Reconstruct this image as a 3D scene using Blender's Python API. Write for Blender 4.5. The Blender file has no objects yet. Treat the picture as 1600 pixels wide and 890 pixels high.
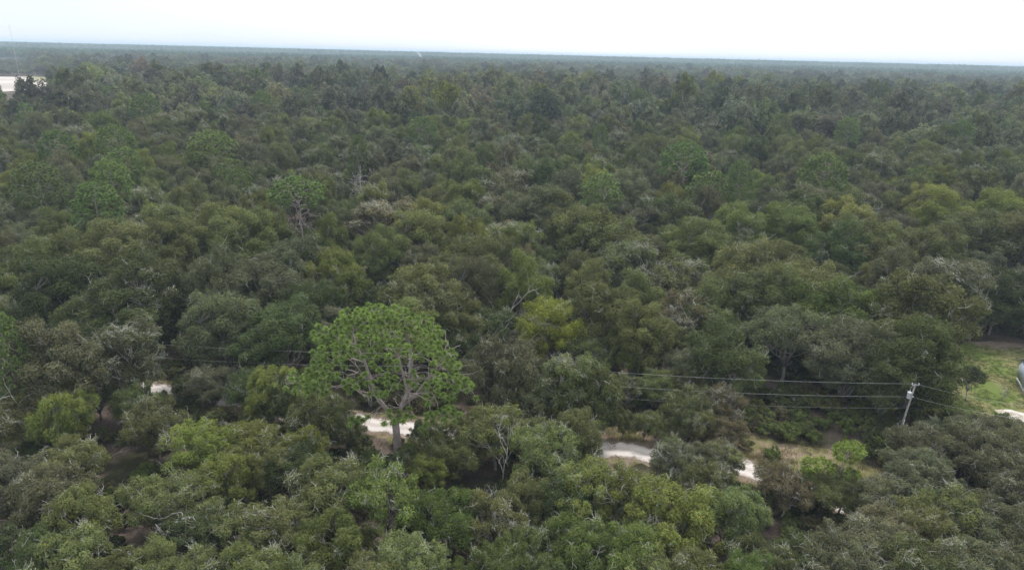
import bpy, math, random
import numpy as np
from mathutils import Matrix, Vector
PI = math.pi
R = math.radians
scene = bpy.context.scene
col = scene.collection
random.seed(7)

# ------------------------------------------------------------------ camera
CAM_H, PITCH, ROLL, F = 50.0, 18.66, 1.4, 1067.0
cam = bpy.data.cameras.new('camera')
cam.sensor_width = 36.0
cam.lens = 36.0 * F / 1600.0
cam.clip_start = 1.0
cam.clip_end = 60000.0
camo = bpy.data.objects.new('camera', cam)
col.objects.link(camo)
CM = Matrix.Translation((0, 0, CAM_H)) @ Matrix.Rotation(R(90 - PITCH), 4, 'X') @ Matrix.Rotation(R(ROLL), 4, 'Z')
camo.matrix_world = CM
scene.camera = camo
C3 = np.array(CM.to_3x3())

def gz(x, y):
    """height of the ground: level by the road, then a long low rise"""
    u = np.clip((np.hypot(x, y) - 128.0) / 360.0, 0, 1)
    return 13.0 * u * u * (3 - 2 * u)

def at(px, py, z=0.0):
    """where a pixel of the 1600 px photograph looks at the surface z metres above the ground"""
    d = C3 @ np.array([(px - 800) / F, -(py - 445) / F, -1.0])
    g_ = 0.0
    for _ in range(28):
        t = (g_ + z - CAM_H) / d[2]
        g_ = 0.6 * g_ + 0.4 * float(gz(d[0] * t, d[1] * t))
    return np.array([d[0] * t, d[1] * t, g_ + z])

def project(P):
    q = (np.asarray(P, float) - np.array([0, 0, CAM_H])) @ C3
    return np.stack([800 - F * q[..., 0] / q[..., 2], 445 + F * q[..., 1] / q[..., 2]], -1)

# ------------------------------------------------------------------ light, sky, exposure
SUN_EL, SUN_AZ = 58.0, 28.0          # azimuth measured from straight ahead to the right
sun_dir = Vector((math.cos(R(SUN_EL)) * math.sin(R(SUN_AZ)), math.cos(R(SUN_EL)) * math.cos(R(SUN_AZ)), math.sin(R(SUN_EL))))
sl = bpy.data.lights.new('sun', 'SUN')
sl.energy = 1.5
sl.angle = R(10)
sl.color = (1.0, 0.96, 0.90)
so = bpy.data.objects.new('sun', sl)
so.rotation_euler = sun_dir.to_track_quat('Z', 'Y').to_euler()
so.location = (0, 0, 300)
col.objects.link(so)

def N(nt, typ, **kw):
    n = nt.nodes.new(typ)
    for k, v in kw.items():
        if k in ('inp',):
            for a, b in v.items():
                n.inputs[a].default_value = b
        else:
            setattr(n, k, v)
    return n

world = bpy.data.worlds.new('World')
scene.world = world
world.use_nodes = True
nt = world.node_tree
nt.nodes.clear()
L = nt.links.new
out = N(nt, 'ShaderNodeOutputWorld')
bg = N(nt, 'ShaderNodeBackground', inp={'Strength': 0.1})
sky = N(nt, 'ShaderNodeTexSky')
sky.sky_type = 'NISHITA'
sky.sun_disc = False
sky.sun_elevation = R(SUN_EL)
sky.sun_rotation = R(SUN_AZ)
tc = N(nt, 'ShaderNodeTexCoord')
mp = N(nt, 'ShaderNodeMapping')
mp.inputs['Scale'].default_value = (1.0, 1.0, 3.2)
L(tc.outputs['Generated'], mp.inputs['Vector'])
ns = N(nt, 'ShaderNodeTexNoise', inp={'Scale': 2.1, 'Detail': 5.0, 'Roughness': 0.5})
L(mp.outputs['Vector'], ns.inputs['Vector'])
rp = N(nt, 'ShaderNodeValToRGB')
rp.color_ramp.elements[0].position = 0.36
rp.color_ramp.elements[0].color = (0.80, 0.80, 0.80, 1)
rp.color_ramp.elements[1].position = 0.58
rp.color_ramp.elements[1].color = (1, 1, 1, 1)
L(ns.outputs['Fac'], rp.inputs['Fac'])
# the veil of cloud is brighter round the hidden sun
dt = N(nt, 'ShaderNodeVectorMath', operation='DOT_PRODUCT')
L(tc.outputs['Generated'], dt.inputs[0])
dt.inputs[1].default_value = sun_dir
mr = N(nt, 'ShaderNodeMapRange', inp={'From Min': 0.34, 'From Max': 0.62, 'To Min': 0.0, 'To Max': 0.6})
L(dt.outputs['Value'], mr.inputs['Value'])
cl = N(nt, 'ShaderNodeMix', data_type='RGBA')
cl.inputs['A'].default_value = (5.0, 5.4, 5.8, 1)
cl.inputs['B'].default_value = (6.5, 6.55, 6.5, 1)
cn = N(nt, 'ShaderNodeTexNoise', inp={'Scale': 1.5, 'Detail': 4.0, 'Roughness': 0.45}); L(mp.outputs['Vector'], cn.inputs['Vector'])
ca = N(nt, 'ShaderNodeMath', operation='MULTIPLY_ADD'); ca.inputs[1].default_value = 4.4; ca.inputs[2].default_value = -2.1
L(cn.outputs['Fac'], ca.inputs[0])
cb = N(nt, 'ShaderNodeMath', operation='ADD', use_clamp=True); L(mr.outputs['Result'], cb.inputs[0]); L(ca.outputs[0], cb.inputs[1])
L(cb.outputs[0], cl.inputs['Factor'])
mx = N(nt, 'ShaderNodeMix', data_type='RGBA')
L(rp.outputs['Color'], mx.inputs['Factor'])
L(sky.outputs['Color'], mx.inputs['A'])
# an overcast sky is brighter overhead than at the horizon
sx = N(nt, 'ShaderNodeSeparateXYZ'); L(tc.outputs['Generated'], sx.inputs[0])
el = N(nt, 'ShaderNodeMapRange', inp={'From Min': 0.0, 'From Max': 1.0, 'To Min': 1.0, 'To Max': 1.6})
L(sx.outputs['Z'], el.inputs['Value'])
vm = N(nt, 'ShaderNodeVectorMath', operation='SCALE')
L(cl.outputs['Result'], vm.inputs[0]); L(el.outputs['Result'], vm.inputs['Scale'])
L(vm.outputs[0], mx.inputs['B'])
L(mx.outputs['Result'], bg.inputs['Color'])
L(bg.outputs['Background'], out.inputs['Surface'])

scene.view_settings.view_transform = 'Standard'
scene.view_settings.look = 'None'
scene.view_settings.exposure = 0.92
scene.view_settings.gamma = 1.0
scene.view_settings.use_curve_mapping = False
cy = scene.cycles
cy.max_bounces = 5
cy.diffuse_bounces = 3
cy.glossy_bounces = 2
cy.transmission_bounces = 3
cy.transparent_max_bounces = 4
cy.volume_bounces = 1
cy.use_denoising = True
cy.sample_clamp_indirect = 4.0

# ------------------------------------------------------------------ helpers
def tag(o, label=None, cat=None, group=None, kind=None):
    if label: o['label'] = label
    if cat: o['category'] = cat
    if group: o['group'] = group
    if kind: o['kind'] = kind
    return o

class Geo:
    """collects quads, triangles and per-point tints as numpy arrays"""
    def __init__(s):
        s.v, s.q, s.t, s.c, s.n = [], [], [], [], 0
    def add(s, v, q=None, t=None, c=(1, 1, 1)):
        v = np.asarray(v, float).reshape(-1, 3)
        c = np.asarray(c, float)
        if c.ndim == 1: c = np.tile(c, (len(v), 1))
        if q is not None and len(q): s.q.append(np.asarray(q, np.int64) + s.n)
        if t is not None and len(t): s.t.append(np.asarray(t, np.int64) + s.n)
        s.v.append(v); s.c.append(c); s.n += len(v)
        return s
    def box(s, c, d, tint=(1, 1, 1), rz=0.0):
        x, y, z = [k / 2 for k in d]
        p = np.array([[-x, -y, -z], [x, -y, -z], [x, y, -z], [-x, y, -z], [-x, -y, z], [x, -y, z], [x, y, z], [-x, y, z]])
        ca, sa = math.cos(rz), math.sin(rz)
        p = np.stack([p[:, 0] * ca - p[:, 1] * sa, p[:, 0] * sa + p[:, 1] * ca, p[:, 2]], -1) + np.array(c)
        return s.add(p, [[0, 3, 2, 1], [4, 5, 6, 7], [0, 1, 5, 4], [1, 2, 6, 5], [2, 3, 7, 6], [3, 0, 4, 7]], c=tint)
    def tube(s, pts, rad, n=5, tint=(1, 1, 1), cap=True):
        pts = np.asarray(pts, float)
        m = len(pts)
        rad = np.broadcast_to(np.asarray(rad, float), (m,))
        d = np.gradient(pts, axis=0)
        d /= np.linalg.norm(d, axis=1, keepdims=True) + 1e-9
        ref = np.array([0.31, 0.95, 0.02]) if abs(d[:, 2]).mean() > 0.6 else np.array([0.03, 0.05, 1.0])
        u = np.cross(d, ref); u /= np.linalg.norm(u, axis=1, keepdims=True) + 1e-9
        w = np.cross(d, u)
        a = np.arange(n) * 2 * PI / n
        ring = (u[:, None] * np.cos(a)[None, :, None] + w[:, None] * np.sin(a)[None, :, None]) * rad[:, None, None] + pts[:, None]
        i = np.arange(m - 1)[:, None] * n + np.arange(n)[None]
        j = np.arange(m - 1)[:, None] * n + (np.arange(n)[None] + 1) % n
        q = np.stack([i, j, j + n, i + n], -1).reshape(-1, 4)
        v = ring.reshape(-1, 3)
        t = None
        if cap:
            v = np.vstack([v, pts[:1], pts[-1:]])
            k = np.arange(n); k2 = (k + 1) % n
            t = np.vstack([np.stack([k2, k, np.full(n, m * n)], -1), np.stack([k + (m - 1) * n, k2 + (m - 1) * n, np.full(n, m * n + 1)], -1)])
        return s.add(v, q, t, tint)
    def mesh(s, name, mat, smooth=False):
        me = bpy.data.meshes.new(name)
        v = np.vstack(s.v); c = np.vstack(s.c)
        q = np.vstack(s.q) if s.q else np.zeros((0, 4), np.int64)
        t = np.vstack(s.t) if s.t else np.zeros((0, 3), np.int64)
        me.vertices.add(len(v)); me.vertices.foreach_set('co', v.ravel())
        li = np.concatenate([q.ravel(), t.ravel()]).astype(np.int32)
        me.loops.add(len(li)); me.loops.foreach_set('vertex_index', li)
        me.polygons.add(len(q) + len(t))
        st = np.concatenate([np.arange(len(q)) * 4, len(q) * 4 + np.arange(len(t)) * 3]).astype(np.int32)
        me.polygons.foreach_set('loop_start', st)
        if smooth: me.polygons.foreach_set('use_smooth', np.ones(len(st), bool))
        at_ = me.color_attributes.new('hue', 'FLOAT_COLOR', 'POINT')
        at_.data.foreach_set('color', np.hstack([c, np.ones((len(c), 1))]).astype(np.float32).ravel())
        me.materials.append(mat)
        me.update(calc_edges=True)
        return me
    def build(s, name, mat, parent=None, smooth=False, link=True):
        o = bpy.data.objects.new(name, s.mesh(name, mat, smooth))
        if link: col.objects.link(o)
        if parent: o.parent = parent
        return o

def empty(name, loc, rz=0.0, scale=1.0):
    e = bpy.data.objects.new(name, None)
    e.empty_display_size = 0.5
    e.location = loc
    e.rotation_euler = (0, 0, rz)
    e.scale = (scale,) * 3 if np.isscalar(scale) else scale
    col.objects.link(e)
    return e

def unit(rng, n, up=0.0):
    d = rng.normal(size=(n, 3)); d[:, 2] += up
    return d / (np.linalg.norm(d, axis=1, keepdims=True) + 1e-9)

# ------------------------------------------------------------------ materials
def mat_base(name):
    m = bpy.data.materials.new(name); m.use_nodes = True
    nt = m.node_tree; nt.nodes.clear()
    return m, nt, N(nt, 'ShaderNodeOutputMaterial')

def leafy(name, trans=0.32, rough=0.75, spec=0.12):
    """leaf colour = the plant's own colour x the hue of each leaf"""
    m, nt, out = mat_base(name)
    L = nt.links.new
    a = N(nt, 'ShaderNodeAttribute', attribute_type='INSTANCER', attribute_name='tint')
    b = N(nt, 'ShaderNodeAttribute', attribute_name='hue')
    mu = N(nt, 'ShaderNodeMix', data_type='RGBA', blend_type='MULTIPLY'); mu.inputs['Factor'].default_value = 1
    L(a.outputs['Color'], mu.inputs['A']); L(b.outputs['Color'], mu.inputs['B'])
    p = N(nt, 'ShaderNodeBsdfPrincipled', inp={'Roughness': rough, 'Specular IOR Level': spec})
    t = N(nt, 'ShaderNodeBsdfTranslucent')
    ms = N(nt, 'ShaderNodeMixShader'); ms.inputs['Fac'].default_value = trans
    L(mu.outputs['Result'], p.inputs['Base Color']); L(mu.outputs['Result'], t.inputs['Color'])
    L(p.outputs[0], ms.inputs[1]); L(t.outputs[0], ms.inputs[2]); L(ms.outputs[0], out.inputs['Surface'])
    return m

def simple(name, c1, c2=None, scale=6.0, rough=0.8, metal=0.0, stretch=(1, 1, 1), hue=False, bump=0.0, detail=5.0):
    m, nt, out = mat_base(name)
    L = nt.links.new
    p = N(nt, 'ShaderNodeBsdfPrincipled', inp={'Roughness': rough, 'Metallic': metal, 'Specular IOR Level': 0.3})
    L(p.outputs[0], out.inputs['Surface'])
    tc = N(nt, 'ShaderNodeTexCoord'); mp = N(nt, 'ShaderNodeMapping'); mp.inputs['Scale'].default_value = stretch
    L(tc.outputs['Object'], mp.inputs['Vector'])
    ns = N(nt, 'ShaderNodeTexNoise', inp={'Scale': scale, 'Detail': detail, 'Roughness': 0.6})
    L(mp.outputs['Vector'], ns.inputs['Vector'])
    rp = N(nt, 'ShaderNodeValToRGB')
    rp.color_ramp.elements[0].position = 0.34; rp.color_ramp.elements[1].position = 0.66
    rp.color_ramp.elements[0].color = (*c1, 1); rp.color_ramp.elements[1].color = (*(c2 or c1), 1)
    L(ns.outputs['Fac'], rp.inputs['Fac'])
    c = rp.outputs['Color']
    if hue:
        b = N(nt, 'ShaderNodeAttribute', attribute_name='hue')
        mu = N(nt, 'ShaderNodeMix', data_type='RGBA', blend_type='MULTIPLY'); mu.inputs['Factor'].default_value = 1
        L(c, mu.inputs['A']); L(b.outputs['Color'], mu.inputs['B']); c = mu.outputs['Result']
    L(c, p.inputs['Base Color'])
    if bump:
        bm = N(nt, 'ShaderNodeBump', inp={'Strength': bump, 'Distance': 0.05}); L(ns.outputs['Fac'], bm.inputs['Height']); L(bm.outputs[0], p.inputs['Normal'])
    return m

M_leaf = leafy('oak_leaves')
M_needle = leafy('pine_needles', trans=0.15, rough=0.5, spec=0.3)
M_grass = leafy('grass_blades', trans=0.3)
M_bark = simple('oak_bark', (0.16, 0.14, 0.12), (0.30, 0.28, 0.25), 3.0, 0.9, stretch=(1, 1, 0.3), hue=True, bump=0.4)
M_pbark = simple('pine_bark', (0.22, 0.175, 0.16), (0.36, 0.31, 0.29), 2.5, 0.9, stretch=(1, 1, 0.35), hue=True, bump=0.5)
M_twig = simple('lichen_on_twigs', (0.29, 0.29, 0.25), (0.47, 0.47, 0.42), 1.5, 0.9, hue=True)
M_dead = simple('weathered_dead_wood', (0.30, 0.285, 0.265), (0.50, 0.485, 0.46), 2.0, 0.9, stretch=(1, 1, 0.3))

def ground_mat():
    m, nt, out = mat_base('forest_floor')
    L = nt.links.new
    p = N(nt, 'ShaderNodeBsdfPrincipled', inp={'Roughness': 0.95, 'Specular IOR Level': 0.1})
    L(p.outputs[0], out.inputs['Surface'])
    tc = N(nt, 'ShaderNodeTexCoord')
    def noise(sc, de=5.0, ro=0.6):
        n = N(nt, 'ShaderNodeTexNoise', inp={'Scale': sc, 'Detail': de, 'Roughness': ro}); L(tc.outputs['Object'], n.inputs['Vector']); return n.outputs['Fac']
    def ramp(f, p0, c0, p1, c1):
        r = N(nt, 'ShaderNodeValToRGB'); e = r.color_ramp.elements
        e[0].position = p0; e[0].color = (*c0, 1); e[1].position = p1; e[1].color = (*c1, 1); L(f, r.inputs['Fac']); return r.outputs['Color']
    litter = ramp(noise(3.0, 8.0, 0.75), 0.35, (0.060, 0.044, 0.036), 0.70, (0.21, 0.155, 0.135))
    green = ramp(noise(1.7, 6.0, 0.7), 0.35, (0.024, 0.026, 0.013), 0.7, (0.062, 0.060, 0.032))
    a = N(nt, 'ShaderNodeMix', data_type='RGBA'); L(ramp(noise(0.13, 4.0), 0.42, (0, 0, 0), 0.58, (1, 1, 1)), a.inputs['Factor'])
    L(litter, a.inputs['A']); L(green, a.inputs['B'])
    L(a.outputs['Result'], p.inputs['Base Color'])
    return m

def patchy(name, pairs, big=0.35, fine=4.0):
    """ground cover of two materials in drifts: pairs = ((dark, light), (dark, light))"""
    m, nt, out = mat_base(name)
    L = nt.links.new
    p = N(nt, 'ShaderNodeBsdfPrincipled', inp={'Roughness': 0.95, 'Specular IOR Level': 0.1})
    L(p.outputs[0], out.inputs['Surface'])
    tc = N(nt, 'ShaderNodeTexCoord')
    cs = []
    for k, (a, b) in enumerate(pairs):
        n = N(nt, 'ShaderNodeTexNoise', inp={'Scale': fine * (1 + k * 0.4), 'Detail': 8.0, 'Roughness': 0.72}); L(tc.outputs['Object'], n.inputs['Vector'])
        r = N(nt, 'ShaderNodeValToRGB'); e = r.color_ramp.elements
        e[0].position = 0.33; e[0].color = (*a, 1); e[1].position = 0.68; e[1].color = (*b, 1)
        L(n.outputs['Fac'], r.inputs['Fac']); cs.append(r.outputs['Color'])
    n = N(nt, 'ShaderNodeTexNoise', inp={'Scale': big, 'Detail': 6.0, 'Roughness': 0.6}); L(tc.outputs['Object'], n.inputs['Vector'])
    r = N(nt, 'ShaderNodeValToRGB'); r.color_ramp.elements[0].position = 0.46; r.color_ramp.elements[1].position = 0.56
    L(n.outputs['Fac'], r.inputs['Fac'])
    x = N(nt, 'ShaderNodeMix', data_type='RGBA'); L(r.outputs['Color'], x.inputs['Factor']); L(cs[0], x.inputs['A']); L(cs[1], x.inputs['B'])
    L(x.outputs['Result'], p.inputs['Base Color'])
    return m

# ------------------------------------------------------------------ ground, road, lawn
def strip_noise(t, seed, amp):
    g = np.random.default_rng(seed); s = 0
    for k in (0.13, 0.31, 0.7, 1.6):
        s = s + np.sin(t * k * 2.3 + g.uniform(0, 6)) * amp / (1 + k * 1.5)
    return s

GEXT = 14000.0
g = Geo()
rr = np.concatenate([[0, 60, 100, 128], np.arange(138, 500, 12), [600, 800], np.geomspace(1100, GEXT, 10)]); na = 96
ang = np.arange(na) * 2 * PI / na
v = [[0, 0, 0]] + [[r_ * math.cos(a), r_ * math.sin(a), float(gz(r_, 0))] for r_ in rr[1:] for a in ang]
t = [[0, 1 + k, 1 + (k + 1) % na] for k in range(na)]
q = [[1 + i * na + k, 1 + (i + 1) * na + k, 1 + (i + 1) * na + (k + 1) % na, 1 + i * na + (k + 1) % na] for i in range(len(rr) - 2) for k in range(na)]
g.add(v, q, t)
tag(g.build('ground', ground_mat()), kind='structure')

ROAD_PX = [(-420, 520), (-150, 552), (60, 582), (240, 610), (380, 628), (460, 648), (570, 662), (690, 676), (760, 684), (860, 697), (985, 706), (1110, 722), (1180, 738), (1305, 780), (1420, 822), (1600, 885), (1800, 960)]
def smooth_line(P, n):
    P = np.asarray(P); s = np.concatenate([[0], np.cumsum(np.linalg.norm(np.diff(P, axis=0), axis=1))])
    u = np.linspace(0, s[-1], n)
    Q = np.stack([np.interp(u, s, P[:, k]) for k in range(P.shape[1])], -1)
    ker = np.ones(9) / 9
    E = np.pad(Q, ((4, 4), (0, 0)), mode='edge')
    return np.stack([np.convolve(E[:, k], ker, 'valid') for k in range(P.shape[1])], -1)
ROAD = smooth_line([at(x, y)[:2] for x, y in ROAD_PX], 240)

def ribbon(name, mat, line, w0, w1, z, seed, amp, rows=5):
    line = np.asarray(line); d = np.gradient(line, axis=0); d /= np.linalg.norm(d, axis=1, keepdims=True)
    nrm = np.stack([-d[:, 1], d[:, 0]], -1)           # towards the far side
    tt = np.arange(len(line)) * 1.0
    a = w0 + strip_noise(tt, seed, amp); b = np.asarray(w1) + strip_noise(tt, seed + 1, amp)
    f = np.linspace(0, 1, rows)
    off = a[:, None] * (1 - f) + b[:, None] * f
    P = line[:, None] + nrm[:, None] * off[..., None]
    P = np.dstack([P, np.full(P.shape[:2], z)]).reshape(-1, 3)
    n = len(line)
    q = [[i * rows + k, (i + 1) * rows + k, (i + 1) * rows + k + 1, i * rows + k + 1] for i in range(n - 1) for k in range(rows - 1)]
    ff = np.tile(f, n)
    g = Geo(); g.add(P, q, c=np.stack([1 - np.abs(2 * ff - 1), ff, ff], -1))
    o = g.build(name, mat); o.data.flip_normals() if o.data.polygons[0].normal.z < 0 else None
    return tag(o, kind='structure')

SANDC = ((0.22, 0.19, 0.13), (0.46, 0.41, 0.35))
M_sand = patchy('white_sand', (SANDC, ((0.48, 0.43, 0.39), (0.68, 0.63, 0.60))), 0.9, 3.5)
M_verge = patchy('dry_verge', (((0.13, 0.10, 0.06), (0.30, 0.23, 0.17)), ((0.09, 0.09, 0.035), (0.21, 0.19, 0.085))), 0.28, 3.0)
M_lawn = patchy('mown_lawn', (((0.085, 0.125, 0.028), (0.170, 0.205, 0.060)), ((0.14, 0.14, 0.05), (0.26, 0.23, 0.12))), 0.16, 5.0)
RPX = project(np.hstack([ROAD, np.zeros((len(ROAD), 1))]))[:, 0]
ribbon('road_verge', M_verge, ROAD, -3.4, np.interp(RPX, [850, 950, 1150, 1400], [3.4, 6.5, 10.5, 10.5]), 0.004, 5, 0.7)
def road_mat():
    """pale sand with two wheel tracks; its ragged edge goes over into litter and dry grass"""
    m, nt, out = mat_base('sand_track'); L = nt.links.new
    p = N(nt, 'ShaderNodeBsdfPrincipled', inp={'Roughness': 0.95, 'Specular IOR Level': 0.1}); L(p.outputs[0], out.inputs['Surface'])
    tc = N(nt, 'ShaderNodeTexCoord')
    def noise(sc, de=6.0, ro=0.65):
        n = N(nt, 'ShaderNodeTexNoise', inp={'Scale': sc, 'Detail': de, 'Roughness': ro}); L(tc.outputs['Object'], n.inputs['Vector']); return n.outputs['Fac']
    def ramp(f, p0, c0, p1, c1):
        r = N(nt, 'ShaderNodeValToRGB'); e = r.color_ramp.elements
        e[0].position = p0; e[0].color = (*c0, 1); e[1].position = p1; e[1].color = (*c1, 1); L(f, r.inputs['Fac']); return r.outputs['Color']
    def math_(op, a, b=0):
        n = N(nt, 'ShaderNodeMath', operation=op)
        for i, v in enumerate((a, b)):
            if isinstance(v, (int, float)): n.inputs[i].default_value = v
            else: L(v, n.inputs[i])
        return n.outputs[0]
    at_ = N(nt, 'ShaderNodeAttribute', attribute_name='hue'); sp = N(nt, 'ShaderNodeSeparateColor'); L(at_.outputs['Color'], sp.inputs[0])
    edge = math_('ADD', sp.outputs[0], math_('MULTIPLY', math_('SUBTRACT', noise(0.9), 0.5), 1.3))
    rut = math_('ABSOLUTE', math_('SUBTRACT', math_('ABSOLUTE', math_('SUBTRACT', sp.outputs[1], 0.5)), 0.19))
    rut = math_('ADD', rut, math_('MULTIPLY', math_('SUBTRACT', noise(2.0), 0.5), 0.25))
    sand = ramp(noise(3.5), 0.3, (0.40, 0.345, 0.31), 0.7, (0.53, 0.475, 0.435))
    bright = ramp(noise(6.0), 0.3, (0.52, 0.475, 0.44), 0.7, (0.66, 0.61, 0.575))
    litter = ramp(noise(4.0, 8.0, 0.75), 0.35, (0.10, 0.075, 0.05), 0.68, (0.30, 0.24, 0.19))
    a = N(nt, 'ShaderNodeMix', data_type='RGBA'); L(ramp(rut, 0.05, (1, 1, 1), 0.16, (0, 0, 0)), a.inputs['Factor']); L(sand, a.inputs['A']); L(bright, a.inputs['B'])
    b = N(nt, 'ShaderNodeMix', data_type='RGBA'); L(ramp(edge, 0.22, (0, 0, 0), 0.42, (1, 1, 1)), b.inputs['Factor']); L(litter, b.inputs['A']); L(a.outputs['Result'], b.inputs['B'])
    L(b.outputs['Result'], p.inputs['Base Color'])
    return m
ribbon('sand_road', road_mat(), ROAD, -2.4, 2.6, 0.008, 9, 0.4, rows=11)

def blob(name, mat, pts_px, z, seed, amp=0.5, n=90):
    P = np.array([at(x, y)[:2] for x, y in pts_px]); c = P.mean(0)
    P = np.vstack([P, P[:1]]); s = np.concatenate([[0], np.cumsum(np.linalg.norm(np.diff(P, axis=0), axis=1))])
    u = np.linspace(0, s[-1], n, endpoint=False)
    Q = np.stack([np.interp(u, s, P[:, k]) for k in range(2)], -1)
    Q = Q + (Q - c) / (np.linalg.norm(Q - c, axis=1, keepdims=True) + 1e-6) * strip_noise(np.arange(n) * 1.0, seed, amp)[:, None]
    V = np.vstack([np.append(c, z), np.hstack([Q, np.full((n, 1), z)])]); V[:, 2] += gz(V[:, 0], V[:, 1])
    t = np.array([[0, 1 + k, 1 + (k + 1) % n] for k in range(n)])
    g = Geo(); g.add(V, None, t)
    o = g.build(name, mat)
    if o.data.polygons[0].normal.z < 0: o.data.flip_normals()
    return tag(o, kind='structure'), Q

LAWN_PX = [(1462, 652), (1484, 566), (1510, 536), (1560, 541), (1640, 545), (1760, 560), (1780, 650), (1640, 665), (1560, 652)]
_, LAWN = blob('lawn', M_lawn, LAWN_PX, 0.012, 3, 0.5)
_, PATCH_A = blob('sandy_patch', M_sand, [(1533, 606), (1550, 596), (1566, 600), (1570, 609), (1553, 616)], 0.016, 4, 0.3, 40)
_, PATCH_B = blob('sandy_patch', M_sand, [(1496, 612), (1500, 590), (1508, 592), (1516, 618), (1508, 624)], 0.016, 14, 0.25, 40)
_, PATCH_C = blob('driveway', M_sand, [(1556, 640), (1570, 638), (1610, 640), (1700, 648), (1700, 664), (1610, 660), (1580, 656)], 0.016, 6, 0.3, 60)
blob('bare_soil', patchy('bare_soil', (((0.16, 0.12, 0.10), (0.33, 0.26, 0.22)), ((0.14, 0.11, 0.07), (0.27, 0.22, 0.15))), 0.3, 3.0), [(1508, 534), (1540, 532), (1640, 540), (1760, 548), (1760, 562), (1640, 552), (1560, 547)], 0.018, 16, 0.5, 60)
CLEAR_PX = [(-160, 119.5), (40, 120.5), (80, 123), (120, 130), (110, 138), (60, 142), (-160, 146)]
M_csand = simple('cleared_sand', (0.34, 0.30, 0.27), (0.50, 0.45, 0.42), 0.02, 0.95)
_, CLEAR = blob('sand_clearing', M_csand, CLEAR_PX, 0.05, 7, 6.0)
blob('clearing_grass', simple('clearing_grass', (0.16, 0.17, 0.07), (0.26, 0.23, 0.13), 0.05, 0.95), [(35, 119.0), (80, 121), (118, 128.5), (112, 132), (56, 126.5)], 0.10, 8, 3.0)
FIELD_PX = [(-160, 93.5), (20, 94.5), (48, 96), (46, 99), (-160, 99.5)]
_, FIELD = blob('green_field', simple('green_field', (0.12, 0.19, 0.07), (0.2, 0.25, 0.12), 0.01, 0.95), FIELD_PX, 0.05, 11, 8.0)

def inside(P, poly):
    P = np.atleast_2d(P); x, y = P[:, 0], P[:, 1]; r = np.zeros(len(P), bool); j = len(poly) - 1
    for i in range(len(poly)):
        xi, yi, xj, yj = *poly[i], *poly[j]
        k = ((yi > y) != (yj > y)) & (x < (xj - xi) * (y - yi) / (yj - yi + 1e-12) + xi)
        r ^= k; j = i
    return r

def road_off(P):
    """signed distance to the road's middle, positive on its far side"""
    P = np.atleast_2d(P)
    D = np.linalg.norm(P[:, None] - ROAD[None], axis=2); i = np.clip(D.argmin(1), 1, len(ROAD) - 2)
    d = ROAD[i + 1] - ROAD[i - 1]
    sg = np.sign(d[:, 0] * (P[:, 1] - ROAD[i, 1]) - d[:, 1] * (P[:, 0] - ROAD[i, 0]))
    return D.min(1) * sg

# ------------------------------------------------------------------ plants: prototypes
def leaves(g, rng, cen, rad, n, size, up=0.45, squash=0.88, var=0.25, out0=0.5, yellow=0.035):
    """n leaf sprays round each clump centre"""
    k = len(cen)
    C = np.repeat(cen, n, 0); Rr = np.repeat(rad, n)[:, None]
    d = unit(rng, k * n, 0.35)
    P = C + d * Rr * (out0 + (1.08 - out0) * rng.random((k * n, 1)) ** 0.7) * np.array([1, 1, squash])
    P += rng.normal(size=P.shape) * 0.05
    nr = d * 0.8 + rng.normal(size=d.shape) * 0.42; nr[:, 2] += up
    nr /= np.linalg.norm(nr, axis=1, keepdims=True)
    a = np.cross(nr, rng.normal(size=d.shape)); a /= np.linalg.norm(a, axis=1, keepdims=True)
    b = np.cross(nr, a)
    s = size * rng.uniform(0.6, 1.35, (k * n, 1))
    V = np.stack([P - a * s, P - b * s * 0.52 + nr * s * 0.12, P + a * s, P + b * s * 0.52 + nr * s * 0.12], 1).reshape(-1, 3)
    cl = np.repeat(rng.uniform(1 - var, 1 + var, k), n)[:, None] * rng.uniform(0.87, 1.13, (k * n, 1))
    c = np.ones((k * n, 3)) * cl
    c[:, 0] *= rng.uniform(0.9, 1.14, k * n); c[:, 2] *= rng.uniform(0.75, 1.3, k * n)
    w = rng.random(k * n) < yellow
    c[w] *= np.array([1.5, 1.15, 0.7])
    g.add(V, np.arange(k * n * 4).reshape(-1, 4), None, np.repeat(c, 4, 0))

def limb(rng, a, b, n=5, wob=0.12, sag=0.1):
    u = np.linspace(0, 1, n)[:, None]
    ln = np.linalg.norm(b - a)
    p = a + (b - a) * u + np.array([0, 0, 1.0]) * np.sin(u * PI) * ln * sag
    p[1:-1] += rng.normal(size=(n - 2, 3)) * ln * wob * 0.5
    return p

def twig_fan(g, rng, p, d, ln, r, tint, forks=3):
    d = d / np.linalg.norm(d)
    def wig(p0, dd, l, n):
        q = [p0]
        for _ in range(n):
            dd = dd + rng.normal(size=3) * 0.38; dd = dd / np.linalg.norm(dd)
            q.append(q[-1] + dd * l / n)
        return np.array(q), dd
    m, dd = wig(p, d, ln, 4)
    g.tube(m, np.linspace(r, r * 0.45, 5), 3, tint, cap=False)
    for _ in range(forks):
        i = rng.integers(1, 5)
        s, _d = wig(m[i], dd + rng.normal(size=3) * 0.75, ln * rng.uniform(0.35, 0.7), 3)
        g.tube(s, np.linspace(r * 0.6, r * 0.3, 4), 3, tint, cap=False)

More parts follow.
